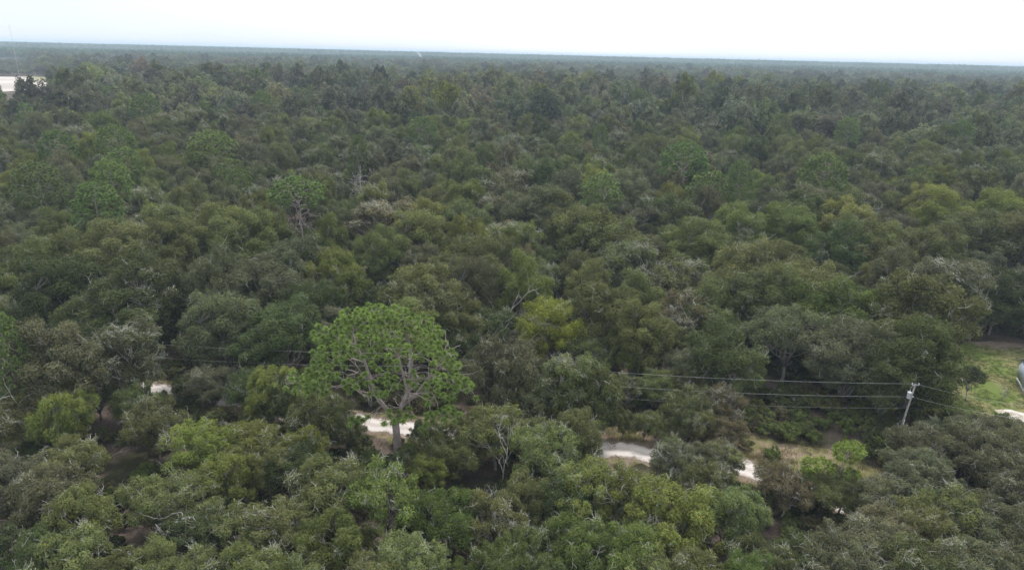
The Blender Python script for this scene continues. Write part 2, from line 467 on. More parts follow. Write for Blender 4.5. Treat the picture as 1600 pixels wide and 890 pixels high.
def make_oak(seed, H, Rc, nsub=9, ncl=9, nleaf=240, leaf=0.17, lichen=0, twigs=30, low=0.34, moss=0, sparse=1.0, trunk_hue=1.0):
    """returns meshes (trunk, crown, lichen twigs)"""
    rng = np.random.default_rng(seed)
    gt, gc, gl = Geo(), Geo(), Geo()
    i = np.arange(nsub)
    th = i * 2.39996 + rng.uniform(0, 6) + rng.normal(size=nsub) * 0.25
    u = 0.94 - 1.5 * (i + 0.5) / nsub + rng.normal(size=nsub) * 0.05
    hz = H * (1 - low) / 2; k_ = rng.uniform(0.54, 0.74, nsub); sq = np.sqrt(np.clip(1 - u * u, 0.02, 1))
    S = np.stack([Rc * k_ * sq * np.cos(th), Rc * k_ * sq * np.sin(th), H - hz + hz * u * k_ * 0.98], -1)
    sr = Rc * rng.uniform(0.30, 0.44, nsub)
    fork = np.array([rng.normal() * 0.15, rng.normal() * 0.15, H * max(0.12, low * 0.8)])
    tr = 0.011 * H + 0.05
    gt.tube(limb(rng, np.array([0, 0, -0.2]), fork, 5, 0.06, 0), np.linspace(tr * 1.35, tr * 0.9, 5), 7, (trunk_hue,) * 3)
    CC, CR = [], []
    for k in range(nsub):
        L_ = limb(rng, fork, S[k], 6, 0.14, 0.06)
        gt.tube(L_, np.linspace(tr * 0.62, 0.05, 6), 5, (trunk_hue,) * 3)
        d = unit(rng, ncl, 0.3)
        c = S[k] + d * sr[k] * rng.uniform(0.55, 1.0, (ncl, 1)) * np.array([1.05, 1.05, 0.85])
        for m in range(ncl):
            gt.tube(limb(rng, L_[4], c[m], 4, 0.15, 0.05), np.linspace(0.055, 0.02, 4), 3, (trunk_hue * 1.15,) * 3, cap=False)
        CC.append(c); CR.append(sr[k] * rng.uniform(0.38, 0.62, ncl))
    CC = np.vstack(CC); CR = np.concatenate(CR)
    if sparse < 1:
        keep = rng.random(len(CC)) < sparse; LC, LR = CC[keep], CR[keep]
    else: LC, LR = CC, CR
    leaves(gc, rng, LC, LR, nleaf, leaf)
    # single sprays that break the outline
    k = rng.integers(0, len(LC), len(LC) * 2)
    d = unit(rng, len(k), 0.6)
    leaves(gc, rng, LC[k] + d * LR[k][:, None] * 1.1, LR[k] * 0.28, max(6, nleaf // 12), leaf * 0.9)
    # bare pale twigs and lichen at the crown's edge
    top = CC[:, 2] > H * 0.42
    idx = np.where(top)[0]
    for _ in range(twigs):
        m = rng.choice(idx); d = unit(rng, 1, 0.7)[0]
        tone = rng.uniform(0.75, 1.15)
        twig_fan(gl, rng, CC[m] + d * CR[m] * 0.45, d, CR[m] * rng.uniform(0.9, 1.6), rng.uniform(0.018, 0.036), (tone, tone, tone * 0.97), 3)
    if lichen:
        hot = rng.choice(idx, min(len(idx), lichen), replace=False)
        for m in hot:
            for _ in range(9):
                d = unit(rng, 1, 0.8)[0]; tone = rng.uniform(0.75, 1.1)
                twig_fan(gl, rng, CC[m] + d * CR[m] * 0.5, d, CR[m] * rng.uniform(0.8, 1.3), rng.uniform(0.022, 0.045), (tone, tone, tone * 0.94), 4)
        lg = Geo(); leaves(lg, rng, CC[hot] + np.array([0, 0, 0.1]), CR[hot] * 1.02, 70, leaf * 0.75, yellow=0)
        n0 = len(lg.v[0]); gl.add(lg.v[0], lg.q[0], None, np.clip(lg.c[0], 0.5, 1.1) * np.array([0.80, 0.80, 0.70]))
    if moss:
        idx2 = rng.choice(len(CC), moss)
        for m in idx2:
            p = CC[m] + rng.normal(size=3) * CR[m] * 0.5 - np.array([0, 0, CR[m] * 0.5])
            ln = rng.uniform(0.5, 1.3)
            for _ in range(5):
                o = p + rng.normal(size=3) * 0.15
                w = 0.05
                gl.add([o + [w, 0, 0], o - [w, 0, 0], o + [rng.normal() * .1, rng.normal() * .1, -ln]], None, [[0, 1, 2]], (0.5, 0.5, 0.46))
    return gt.mesh('trunk', M_bark), gc.mesh('crown', M_leaf), (gl.mesh('bare_twigs', M_twig) if gl.n else None)

def tuft(g, rng, P, D, n, ln, w, bright):
    """needle tufts: n needles spread round each shoot tip"""
    k = len(P)
    d = unit(rng, k * n) + np.repeat(D, n, 0) * 0.75
    d /= np.linalg.norm(d, axis=1, keepdims=True)
    d[:, 2] -= 0.12
    b = np.repeat(P, n, 0) - np.repeat(D, n, 0) * ln * 0.35 * rng.random((k * n, 1))
    s = np.cross(d, rng.normal(size=d.shape)); s /= np.linalg.norm(s, axis=1, keepdims=True)
    l = ln * rng.uniform(0.7, 1.12, (k * n, 1))
    mid = b + d * l * 0.55
    V = np.stack([b, mid - s * w, b + d * l + np.array([0, 0, -0.06]), mid + s * w], 1).reshape(-1, 3)
    cb = np.repeat(bright, n)[:, None] * rng.uniform(0.75, 1.25, (k * n, 1)) * np.ones(3)
    # tuft shading put into the needle colour: browner, darker bases and lighter tips
    c = np.stack([cb * np.array([0.62, 0.50, 0.5]), cb, cb * np.array([1.2, 1.15, 1.0]), cb], 1).reshape(-1, 3)
    g.add(V, np.arange(k * n * 4).reshape(-1, 4), None, c)

def pine_wood(gt, rng, stems, limbs, tufts, r0):
    """limbs: (stem point, end, radius); every tuft hangs on the limb nearest to it"""
    ends = np.array([l[1] for l in limbs])
    lines = []
    for a, b, r in limbs:
        p = limb(rng, np.asarray(a, float), np.asarray(b, float), 7, 0.10, rng.uniform(-0.02, 0.10)); lines.append(p)
        gt.tube(p, np.linspace(r, r * 0.35, 7), 5, (rng.uniform(0.95, 1.3),) * 3)
    k = np.linalg.norm(tufts[:, None] - ends[None], axis=2).argmin(1)
    for j in range(len(limbs)):
        T = tufts[k == j]
        if not len(T): continue
        ordr = np.argsort(np.linalg.norm(T - ends[j], axis=1))
        nodes = []
        for m in ordr:
            pts = lines[j][3:] if not nodes else np.vstack([lines[j][3:], nodes[-40:]])
            q = pts[np.linalg.norm(pts - T[m], axis=1).argmin()]
            p = limb(rng, q, T[m], 4, 0.10, -0.06)
            ln = np.linalg.norm(T[m] - q)
            gt.tube(p, np.linspace(0.028 + 0.014 * ln, 0.022, 4), 3, (rng.uniform(0.8, 1.15),) * 3, cap=False)
            nodes.append(p[2])

def poisson_shell(rng, fn, n, dmin, tries=6000):
    P = np.zeros((0, 3))
    for _ in range(tries):
        p = fn()
        if p is None: continue
        if len(P) == 0 or np.linalg.norm(P - p, axis=1).min() > dmin: P = np.vstack([P, p])
        if len(P) >= n: break
    return P

def make_pine(seed, H, Rc, low, ntuft, nneedle, ln, w, flat=1.0, bare=5, dmin=0.75, side=0.0):
    rng = np.random.default_rng(seed)
    gt, gc = Geo(), Geo()
    lean = rng.normal(size=2) * 0.02 * H
    trunk = np.array([[lean[0] * u ** 2 + rng.normal() * .06, lean[1] * u ** 2 + rng.normal() * .06, H * 0.93 * u - 0.2 * (u == 0)] for u in np.linspace(0, 1, 9)])
    gt.tube(trunk, np.linspace(0.013 * H + 0.04, 0.05, 9), 7, (1, 1, 1))
    zc = H * low; hh = H - zc
    limbs = []
    for j in range(13):
        u = (j + 0.5) / 13
        z0 = zc + hh * (0.0 + 0.82 * u) - 0.8; a = j * 2.4 + rng.uniform(-.4, .4)
        r_ = Rc * math.sqrt(max(0.05, 1 - (u * 0.9) ** 2)) * rng.uniform(0.6, 0.85)
        q = np.array([np.interp(z0, trunk[:, 2], trunk[:, k]) for k in range(3)])
        limbs.append((q, q + np.array([r_ * math.cos(a), r_ * math.sin(a), hh * 0.12 + 0.9]), 0.055 + 0.05 * (1 - u)))
    def fn():
        d = unit(rng, 1, 0.35)[0]; rr_ = rng.uniform(0.62, 1.0) ** 0.6
        p = np.array([d[0] * Rc * rr_, d[1] * Rc * rr_, zc + hh * 0.30 + d[2] * hh * 0.70 * rr_])
        lump = 0.5 + 0.5 * math.sin(p[0] * 1.3 + seed) * math.sin(p[1] * 1.4 + 2 * seed) * math.sin(p[2] * 1.1 + seed)
        if d[2] < -0.42 or rng.random() > 1.9 * lump ** 1.6: return None
        p[:2] += trunk[-1, :2]
        return p
    T = poisson_shell(rng, fn, ntuft, dmin)
    pine_wood(gt, rng, trunk, limbs, T, 0.1)
    for j in range(bare):
        z0 = H * rng.uniform(low * 0.6, low); a = rng.uniform(0, 6.28)
        q = np.array([np.interp(z0, trunk[:, 2], trunk[:, k]) for k in range(3)])
        twig_fan(gt, rng, q, np.array([math.cos(a), math.sin(a), 0.25]), rng.uniform(1.2, 3.2), 0.05, (1.35, 1.4, 1.45), 3)
    D = T - np.array([trunk[-1, 0], trunk[-1, 1], zc]); D /= np.linalg.norm(D, axis=1, keepdims=True)
    D = D * 0.6 + np.array([0, 0, 0.6])
    tuft(gc, rng, T, D, nneedle, ln, w, rng.uniform(0.8, 1.2, len(T)))
    return gt.mesh('trunk', M_pbark), gc.mesh('crown', M_needle), None

def make_dead(seed, H, spread, levels=3, r0=0.16, tint=1.0, fork_low=0.45, nmain=3):
    rng = np.random.default_rng(seed); g = Geo()
    def grow(p, d, ln, r, lv):
        q = [p]; dd = d
        for _ in range(5):
            dd = dd + rng.normal(size=3) * 0.16; dd /= np.linalg.norm(dd); q.append(q[-1] + dd * ln / 5)
        q = np.array(q); g.tube(q, np.linspace(r, r * (0.55 if lv else 0.3), 6), 5 if lv > 1 else 3, (tint,) * 3)
        if lv:
            for _ in range(nmain if lv == levels else rng.integers(2, 5)):
                i = rng.integers(2, 6); a = unit(rng, 1)[0]
                grow(q[i], dd * 0.75 + a * spread + np.array([0, 0, 0.25]), ln * rng.uniform(0.4, 0.72), r * 0.5, lv - 1)
    grow(np.array([0, 0, -0.2]), np.array([0, 0, 1.0]), H * fork_low, r0, levels)
    return g.mesh('trunk', M_dead), None, None

OAK_S = [make_oak(11 + k, 9.5, 4.4, nsub=12 + k % 3, ncl=7, nleaf=350, leaf=0.102, twigs=tw, lichen=li, moss=4, low=0.10)
         for k, (tw, li) in enumerate([(60, 0), (80, 2), (100, 5), (55, 0), (75, 1), (120, 4)])]
OAK_T = [make_oak(31 + k, 14.5, 5.7, nsub=15 + k % 3, ncl=7, nleaf=370, leaf=0.128, twigs=tw, lichen=li, moss=20, low=0.10)
         for k, (tw, li) in enumerate([(50, 1), (60, 3), (85, 8), (45, 0), (65, 5), (50, 1)])]
OAK_W = [make_oak(51, 10.5, 4.2, nsub=11, ncl=8, nleaf=240, leaf=0.108, twigs=130, lichen=14, moss=20, low=0.14, sparse=0.8, trunk_hue=1.3),
         make_oak(52, 12.5, 4.6, nsub=13, ncl=8, nleaf=240, leaf=0.122, twigs=130, lichen=18, moss=30, low=0.12, sparse=0.8, trunk_hue=1.3)]
OAK_O = [make_oak(61, 13.5, 5.8, nsub=12, ncl=9, nleaf=250, leaf=0.122, twigs=60, lichen=2, moss=20, low=0.32, sparse=0.85, trunk_hue=0.95),
         make_oak(62, 10.0, 4.0, nsub=11, ncl=8, nleaf=250, leaf=0.112, twigs=80, lichen=2, moss=4, low=0.30, sparse=0.75, trunk_hue=1.5)]
SHRUB = [make_oak(71 + k, 2.4, 1.7, nsub=6, ncl=6, nleaf=90, leaf=0.12, twigs=5, lichen=0, low=0.02) for k in range(3)]
FAR = [make_oak(81 + k, (14, 15, 12, 14, 16, 13, 15, 12)[k], (6.6, 5.4, 6.8, 6.0, 5.6, 7.2, 6.2, 5.0)[k], nsub=(13, 10, 11, 14, 12, 15, 9, 8)[k], ncl=6, nleaf=60, leaf=0.36, twigs=(14 if k % 2 else 4), lichen=(3 if k == 3 else 0), low=0.12) for k in range(8)]
PINE = [make_pine(101, 20, 4.6, 0.52, 260, 60, 0.62, 0.050, dmin=0.66),
        make_pine(102, 19, 4.0, 0.45, 230, 60, 0.60, 0.050, dmin=0.66),
        make_pine(103, 18, 5.2, 0.62, 230, 60, 0.62, 0.050, bare=9, dmin=0.66),
        make_pine(104, 19, 4.8, 0.76, 130, 60, 0.60, 0.050, bare=20, dmin=0.62)]
PINEFAR = [make_pine(111 + k, 18, 3.4, 0.40, 90, 16, 0.95, 0.15, dmin=1.0) for k in range(2)]

# ------------------------------------------------------------------ plants: where they stand
TINT = {  # leaf colours of the kinds of crown one can tell apart
    'olive green': (0.122, 0.142, 0.050), 'grey green': (0.118, 0.128, 0.066), 'dark green': (0.072, 0.092, 0.034),
    'yellow green': (0.146, 0.172, 0.042), 'yellow': (0.182, 0.204, 0.036), 'brownish green': (0.126, 0.116, 0.060),
    'bright green': (0.108, 0.146, 0.038)}
ol, gg, dg, yg, ye, br, bgn = TINT.keys()
# photo pixel of the crown's top, crown width in pixels, colour, height in metres, form (S low oak, T tall oak, W full of lichen, O open crown)
SPOTS = [
 (150,570,150,ol,10.5,'S'),(45,612,130,ol,10,'S'),(235,628,95,ol,9,'S'),(60,700,150,ol,9.5,'S'),(355,668,150,yg,9,'S'),(262,738,110,ol,8.5,'S'),(440,690,110,ol,8.5,'S'),
 (118,772,90,ol,8.5,'S'),(130,850,140,ol,8,'S'),(25,830,120,dg,8,'S'),(250,862,120,ol,7.5,'S'),(335,790,120,ol,8,'O'),(475,672,84,ye,7.5,'W'),(445,578,110,yg,9.5,'S'),
 (520,622,100,ol,8.5,'S'),(510,725,125,ol,9.5,'S'),(425,790,110,ol,8,'O'),(600,738,110,bgn,10,'O'),(515,808,110,bgn,8.5,'S'),(690,775,120,bgn,8.5,'S'),(668,716,60,yg,5.5,'S'),
 (700,662,100,ol,8,'S'),(775,640,105,ol,9,'O'),(860,668,120,ol,9.5,'S'),(900,645,80,ol,9.5,'S'),(850,730,130,ol,9,'S'),(940,732,120,ol,8.5,'O'),(775,765,100,ol,8.5,'W'),
 (812,830,80,bgn,7.5,'S'),(760,862,80,bgn,8,'S'),(900,818,105,bgn,8,'S'),(985,828,110,bgn,8,'S'),(1065,765,140,yg,10,'S'),(1055,690,66,gg,7.5,'W'),(1112,722,80,ol,7,'W'),
 (1150,765,100,ol,8.5,'S'),(1235,742,74,br,6.5,'O'),(1412,735,100,gg,8.0,'O'),(1492,672,120,gg,8.5,'S'),(1565,672,130,gg,8.5,'S'),(1500,745,150,gg,9,'S'),(1592,765,130,gg,9,'S'),
 (1345,822,140,gg,9,'S'),(1425,795,110,gg,8.5,'S'),(1225,835,120,dg,8,'S'),(1180,868,80,bgn,8,'S'),(1490,855,140,gg,9,'S'),(1590,860,130,gg,9,'S'),(1280,880,110,gg,8,'W'),(1100,875,95,ol,7.5,'S'),
 (640,848,110,ol,8,'S'),(575,880,110,ol,7.5,'S'),(385,865,110,ol,8,'S'),(1020,885,100,ol,7.5,'S'),(460,875,100,ol,7.5,'S'),(860,885,90,ol,7,'S'),(575,712,60,dg,5,'S'),(622,704,46,dg,3.6,'S'),(1303,757,64,ol,4.6,'O'),(1268,770,50,dg,3.6,'S'),(400,558,90,dg,9.5,'S'),(462,572,80,dg,9,'S'),(345,566,80,ol,8,'S'),(300,580,60,dg,6.5,'S'),(655,708,50,ol,4.2,'S'),(1478,652,80,gg,6.5,'S'),(1525,656,90,gg,6.5,'S'),(1585,664,90,gg,6,'S'),(1010,760,90,ol,7.5,'W'),
 (80,503,140,gg,13,'T'),(185,497,90,gg,13,'W'),(265,490,150,gg,14,'O'),(335,545,90,gg,11,'S'),(140,345,150,ol,15,'T'),(85,405,110,dg,13.5,'T'),(215,400,120,dg,14,'T'),(300,312,150,ol,15.5,'T'),
 (250,345,110,ol,14,'T'),(385,330,110,ol,15,'T'),(380,395,150,gg,14,'T'),(425,345,80,ol,13,'T'),(480,372,130,yg,14,'T'),(530,400,80,yg,12,'T'),(280,436,70,bgn,10,'S'),(440,470,120,dg,12,'T'),(340,460,110,gg,12,'T'),(170,440,120,dg,12,'T'),
 (555,470,110,gg,11,'W'),(660,412,120,ol,13,'T'),(735,370,105,ol,13,'T'),(792,338,95,yg,13,'W'),(600,308,110,br,15,'W'),(690,450,120,ol,11,'T'),(752,478,90,dg,10,'S'),(630,470,110,ol,11,'T'),
 (785,530,100,gg,9,'S'),(865,468,92,ye,13,'S'),(838,500,60,ye,9,'S'),(935,442,110,ol,12,'T'),(1010,470,100,ol,11.5,'T'),(930,327,125,ol,15.5,'T'),(985,370,90,ol,14,'W'),(795,262,75,ol,15,'W'),(960,520,110,yg,9,'S'),(890,548,84,ol,8.5,'W'),
 (925,566,110,ol,9,'S'),(968,582,70,ol,6.5,'W'),(1050,572,90,ol,7,'S'),(1110,600,105,br,8.5,'W'),(1040,515,100,bgn,9,'S'),(1080,455,84,br,11.5,'W'),(1150,425,150,ol,13,'T'),(1195,375,130,ol,14,'T'),
 (1240,487,165,gg,13.5,'O'),(1255,405,140,ol,14.5,'T'),(1330,432,140,bgn,14,'T'),(1340,500,110,gg,12,'T'),(1440,425,140,ol,15.5,'T'),(1420,345,140,ol,15,'T'),(1435,500,130,dg,13,'T'),(1400,540,100,dg,11.5,'T'),
 (1570,330,130,ol,15,'T'),(1490,400,90,gg,14.5,'W'),(1200,318,140,bgn,15,'T'),(1300,295,130,ol,15,'T'),(1100,345,110,ol,14,'T'),(1060,400,90,ol,12.5,'W'),(30,385,90,ol,13,'T'),(60,312,130,gg,14,'O'),(1140,510,110,dg,11,'T'),(1110,540,100,dg,9.5,'S'),
 (1590,430,110,dg,14.5,'T'),(1545,415,100,dg,14,'T'),(1350,345,120,ol,15,'T'),(1500,290,140,yg,15,'T'),(1250,290,110,gg,15,'T'),(480,440,90,dg,11,'T'),(700,300,110,ol,14.5,'T'),(650,330,100,ol,14,'T'),(860,290,110,ol,15,'T'),(1040,310,100,gg,14,'T'),(660,130,36,ye,15,'T'),(640,133,30,ye,15,'T'),(822,150,42,ye,15,'T'),(862,133,44,br,15,'T'),
 (200,340,50,br,15,'W'),(240,318,60,yg,15.5,'W'),(460,395,80,dg,12,'T'),(610,440,90,dg,9.5,'S'),(725,520,70,dg,8,'S'),
 (860,610,100,ol,8,'S'),(810,600,80,ol,7.5,'S'),(1000,620,90,ol,8,'S'),(940,620,80,dg,7.5,'S'),(1060,640,90,ol,7,'S'),(1120,650,90,br,6,'S')]
GAPS = [(752,318,26),(965,425,42),(235,465,22),(600,385,26),(1545,500,34),(160,725,40),(470,345,26),(95,365,22),(380,605,44),(1180,455,16),(830,655,18),(1200,590,40),(1300,590,60),(1360,640,60),(1230,660,60)]

# places where the photo sees through to the road, the pole's foot and the pine's trunk
WIN = [(985,704,20),(965,698,12),(1185,737,18),(1160,728,10),(571,655,14),(1300,735,22),(250,606,12),(362,625,10),(1400,680,14),(618,682,12),(462,352,18),(1250,700,30),(1330,690,30),(1300,700,20),(700,668,8),(755,676,8),(1508,600,22),(1550,600,20),(1240,610,14)]
WIN_Y = [at(wx, wy)[1] - 1 for wx, wy, _ in WIN]
def in_window(x, y, h, r_):
    c = project([x, y, h * 0.58 + float(gz(x, y))]); d = math.hypot(y, CAM_H - h * 0.58); m = r_ / d * F * 0.95
    for (wx, wy, wr), wY in zip(WIN, WIN_Y):
        if y < wY and math.hypot(c[0] - wx, (c[1] - wy) * 0.9) < m + wr * 0.4: return True
    return False
CLEARW = [(252,607,2),(362,625,2),(985,704,14),(1182,737,12),(571,655,8),(700,668,4),(1512,566,8),(1550,602,16),(1585,600,10),(1535,570,10),(1398,668,6)]
CLEAR_Y = [at(wx, wy)[1] - 1 for wx, wy, _ in CLEARW]
def covers(x, y, h, r_):
    c = project([x, y, h * 0.55 + float(gz(x, y))]); m = r_ / math.hypot(y, CAM_H - h * 0.55) * F * 0.9
    return any(y < wY and math.hypot(c[0] - wx, (c[1] - wy) * 0.8) < m + wr * 0.3 for (wx, wy, wr), wY in zip(CLEARW, CLEAR_Y))
rng = np.random.default_rng(2024)
LINE_A, LINE_B = at(1398, 697)[:2], at(640, 646)[:2]
def line_side(p): return p[1] - np.interp(p[0], [LINE_B[0], LINE_A[0]], [LINE_B[1], LINE_A[1]])
trees = []     # x, y, height, crown radius, colour name, form
OAK_MARKS = {(865, 468): ['the large yellow oak'], (1240, 487): ['the open grey oak over the wires'], (1065, 765): ['the bright yellow green oak'], (475, 672): ['the small yellow twiggy oak'],
             (930, 327): ['the broad olive oak with lichen on top'], (265, 490): ['the grey oak on the sand road'], (600, 308): ['the tall lichen draped oak'], (1080, 455): ['the brown lichen oak']}
def add_tree(x, y, h, r, c, f):
    if inside([[x, y]], LAWN)[0] and h > 7: return
    off = float(road_off([[x, y]])[0])
    if abs(off) < 3.4: y += (3.5 - abs(off)) * (1 if off > 0 else -1)
    q = project([x, y, 0.0])[0]
    if 940 < q < 1065 and 0 < off < 8 and h > 5.5: h, r = 4.5, min(r, 1.9)
    for _ in range(4):
        if not covers(x, y, h, r): trees.append([x, y, h, r, c, f]); return
        h *= 0.86; r *= 0.84
for x, y, w, c, h, f in SPOTS:
    if f == 'T': h *= 1.28
    if f == 'W' and h > 11: h *= 1.2
    if 1180 < x < 1480 and y < 560:           # these stand behind the pole line
        while h > 8 and road_off(at(x, y, h * 0.95)[None, :2])[0] < 20.0 + 0.2 * h: h -= 0.5
    if x > 1480 and y < 520:                  # these stand beyond the yard
        while h > 8 and project(at(x, y, h * 0.95) * np.array([1, 1, 0]))[1] > 529: h -= 0.5
    if 715 < x < 1180 and 520 < y < 612 and x < 935:      # this row stands between the road and the wires
        while h < 13.5 and line_side(at(x, y, h * 0.95)) > -1.5: h += 0.5
    p = at(x, y, h * 0.95)
    dist = math.hypot(math.hypot(p[0], p[1]), CAM_H - p[2])
    r_ = 0.5 * w / F * dist * 1.1
    rmax = h * (0.42 if f in 'TW' else 0.46)
    if (x, y) in OAK_MARKS:
        OAK_MARKS[x, y].append(len(trees)); add_tree(p[0], p[1], h, min(r_, h * 0.5), c, f); continue
    if r_ <= rmax * 1.15: add_tree(p[0], p[1], h, min(r_, rmax), c, f); continue
    n_ = int(min(5, math.ceil((r_ / rmax) ** 1.5)))
    a0 = rng.uniform(0, 6.28)
    for k in range(n_):
        rr_ = rmax * rng.uniform(0.82, 1.05); dd = (r_ - rr_ * 0.8); aa = a0 + k * 6.283 / n_
        if n_ == 2: aa = k * PI + rng.uniform(-.4, .4)
        add_tree(p[0] + dd * math.cos(aa), p[1] + dd * math.sin(aa) * 0.9 - (0.15 * dd if n_ > 2 else 0), h * rng.uniform(0.86, 1.02), rr_, c if rng.random() < .72 else str(rng.choice([ol, gg, dg, yg])), f if (k == 0 or rng.random() < .6) else ('T' if h > 10.5 else 'S'))
EDGE = [(120,6.5,ol),(175,7,ol),(285,4.4,dg),(318,4.0,gg),(338,4.2,ol),(400,4.6,ol),(435,5.5,ol),(465,6.5,ol),(515,7,ol),(530,5.0,dg),(668,4.0,dg),(700,6.4,ol),(745,6.5,ol),(800,7,yg),(835,7,ol),(880,7,ol),(902,6.5,ol),(1040,6.0,ol),(1085,6.0,gg),(1130,5.0,ol),(1225,5.5,br),(1255,4.0,ol),(1285,3.2,gg),(1335,4.2,gg),(1385,3.6,gg),(1415,4.2,gg),(1510,8,gg),(1580,8,gg)]
_d = np.gradient(ROAD, axis=0); _d /= np.linalg.norm(_d, axis=1, keepdims=True)
for x, h, c in EDGE:
    k = int(np.abs(RPX - x).argmin()); q_ = ROAD[k] - np.array([-_d[k, 1], _d[k, 0]]) * (2.4 + 0.42 * h)
    add_tree(q_[0], q_[1], h, 0.43 * h, c, 'S' if x not in (1040, 1130, 700, 318, 400) else 'W')
n_hand = len(trees)
gap_pts = []
for x, y, r_ in GAPS:
    p = at(x, y, 6.0); gap_pts.append((p[0], p[1], r_ / F * math.hypot(p[1], 44)))
gap_pts = np.array(gap_pts)
POLE = at(1398, 697)[:2]
PINEBASE = at(621, 712)[:2]
YOUNG = at(1292, 800)[:2]
HOUSE_FAR = at(145, 196)[:2]

def free(P, margin):
    off = road_off(P)
    px = project(np.hstack([P, gz(P[:, 0], P[:, 1])[:, None]]))
    # the open verge, the pole line and the yard on the far side of the road
    ok = ~((off > -3.2) & (off < np.where(px[:, 0] < 880, 3.6, 6.0)))
    ok &= ~((px[:, 0] > 1130) & (px[:, 0] < 1470) & (off > 0) & (off < 20.5))
    ok &= ~((px[:, 0] > 930) & (px[:, 0] < 1130) & (off > 0) & (off < 10.5))
    ok &= ~inside(P, LAWN) & ~inside(P, CLEAR) & ~inside(P, FIELD)
    ok &= ~((px[:, 0] > 1485) & (px[:, 1] > 520) & (px[:, 1] < 690) )
    return ok

wts = [(ol, .42), (gg, .34), (dg, .11), (yg, .07), (br, .025), (bgn, .035)]
names, pr = zip(*wts); pr = np.array(pr) / sum(pr)
def in_view(x, y, m=0.0): return abs(x) < 0.775 * y + m
cell = {}
def put(i, x, y): cell.setdefault((int(x // 8), int(y // 8)), []).append(i)
for i, tr in enumerate(trees): put(i, tr[0], tr[1])
YFAR = 330.0
cand = rng.random((26000, 2)); cy_ = 46 + (YFAR - 46) * np.sqrt(cand[:, 0] * 0.97 + 0.03); cx_ = (cand[:, 1] * 2 - 1) * (0.78 * cy_ + 14)
okc = free(np.stack([cx_, cy_], -1), 3.5)
for x, y, k in zip(cx_, cy_, okc):
    if not k or math.hypot(x, y) > YFAR: continue
    if (np.hypot(gap_pts[:, 0] - x, gap_pts[:, 1] - y) < gap_pts[:, 2] + 1.5).any(): continue
    if np.hypot(x - PINEBASE[0], y - PINEBASE[1]) < 3.0 or np.hypot(x - YOUNG[0], y - YOUNG[1]) < 2.5 or np.hypot(x - HOUSE_FAR[0], y - HOUSE_FAR[1]) < 9: continue
    off = road_off([[x, y]])[0]
    if off < 0: h = rng.uniform(6.5, 9.5); r_ = h * rng.uniform(0.36, 0.46)
    else: h = rng.uniform(11, 20.5) if off > 16 else rng.uniform(6, 10.5); r_ = h * rng.uniform(0.27, 0.38)
    f = rng.choice(['S', 'W', 'O'], p=[.82, .13, .05]) if h < 10 else rng.choice(['T', 'W', 'O'], p=[.78, .17, .05])
    if y < 190 and in_window(x, y, h, r_): continue
    i0, j0 = int(x // 8), int(y // 8); good = True
    for a in range(i0 - 2, i0 + 3):
        for b in range(j0 - 2, j0 + 3):
            for m in cell.get((a, b), ()):
                T = trees[m]; dd = math.hypot(T[0] - x, T[1] - y)
                if dd < (0.84 if m < n_hand else 0.80) * (T[3] + r_): good = False; break
            if not good: break
        if not good: break
    if good:
        n0 = len(trees); add_tree(x, y, h, r_, str(rng.choice(names, p=pr)), str(f))
        if len(trees) > n0: put(n0, x, y)

def colour(c, g):
    t = np.array(TINT[c]) * 1.08; k = g.uniform(0.78, 1.24)
    return t * k * g.uniform(0.94, 1.06, 3)

# ------------------------------------------------------------------ things used as landmarks in the descriptions
LAND = {'the tall lone pine': PINEBASE, 'the utility pole': POLE, 'the young pine by the road': YOUNG, 'the forked dead snag': at(578, 442, 13)[:2],
        'the bare trunked flat topped pine': at(466, 282, 22)[:2], 'the small white dead tree': at(785, 455, 10.5)[:2], 'the corner of the grassy yard': at(1500, 560)[:2], 'the bare dead spire': at(562, 258, 18)[:2]}
MARK_OF = {}
for nm_, i_ in OAK_MARKS.values(): LAND[nm_] = np.array(trees[i_][:2]); MARK_OF[i_] = nm_
lk = list(LAND); lp = np.array([LAND[k] for k in lk])
ORD = ['nearest', 'second', 'third', 'fourth', 'fifth', 'sixth', 'seventh', 'eighth', 'ninth', 'tenth', 'eleventh', 'twelfth', 'thirteenth', 'fourteenth', 'fifteenth', 'sixteenth', 'seventeenth', 'eighteenth', 'nineteenth', 'twentieth']
ORD += ['twenty ' + o for o in ['first'] + ORD[1:9]] + ['thirtieth'] + ['thirty ' + o for o in ['first'] + ORD[1:9]]
def sector(x, y):
    k = int(np.hypot(lp[:, 0] - x, lp[:, 1] - y).argmin()); dx, dy = x - lp[k, 0], y - lp[k, 1]
    w = (('right of' if dx > 0 else 'left of') if abs(dx) > abs(dy) else ('behind' if dy > 0 else 'in front of'))
    return k, w, math.hypot(dx, dy)

def place(kind, protos, x, y, z, scale, rz, tint, label, cat, group=None, zs=1.0):
    ox = 1 + 0.12 * math.sin(x * 3.1 + y)
    e = empty(kind, (x, y, z + float(gz(x, y))), rz, (scale * ox, scale / ox, scale * zs))
    tag(e, label, cat, group)
    for me, nm in zip(protos, ('trunk', 'crown', 'bare_twigs')):
        if me is None: continue
        o = bpy.data.objects.new(nm, me); col.objects.link(o); o.parent = e
        o['tint'] = [float(v) for v in tint]
        if nm == 'bare_twigs': o['kind'] = 'stuff'
    return e

BASE = {'S': (OAK_S, 9.5, 4.4), 'T': (OAK_T, 14.5, 5.7)}
def proto_of(f, h, g):
    if f == 'W': k = 0 if h < 11.5 else 1; return OAK_W[k], (10.5, 12.5)[k], (4.2, 4.6)[k]
    if f == 'O': k = 1 if h < 11.5 else 0; return OAK_O[k], (13.5, 10.0)[k], (5.8, 4.0)[k]
    P, H0, R0 = BASE[f]
    return P[int(g.integers(len(P)))], H0, R0

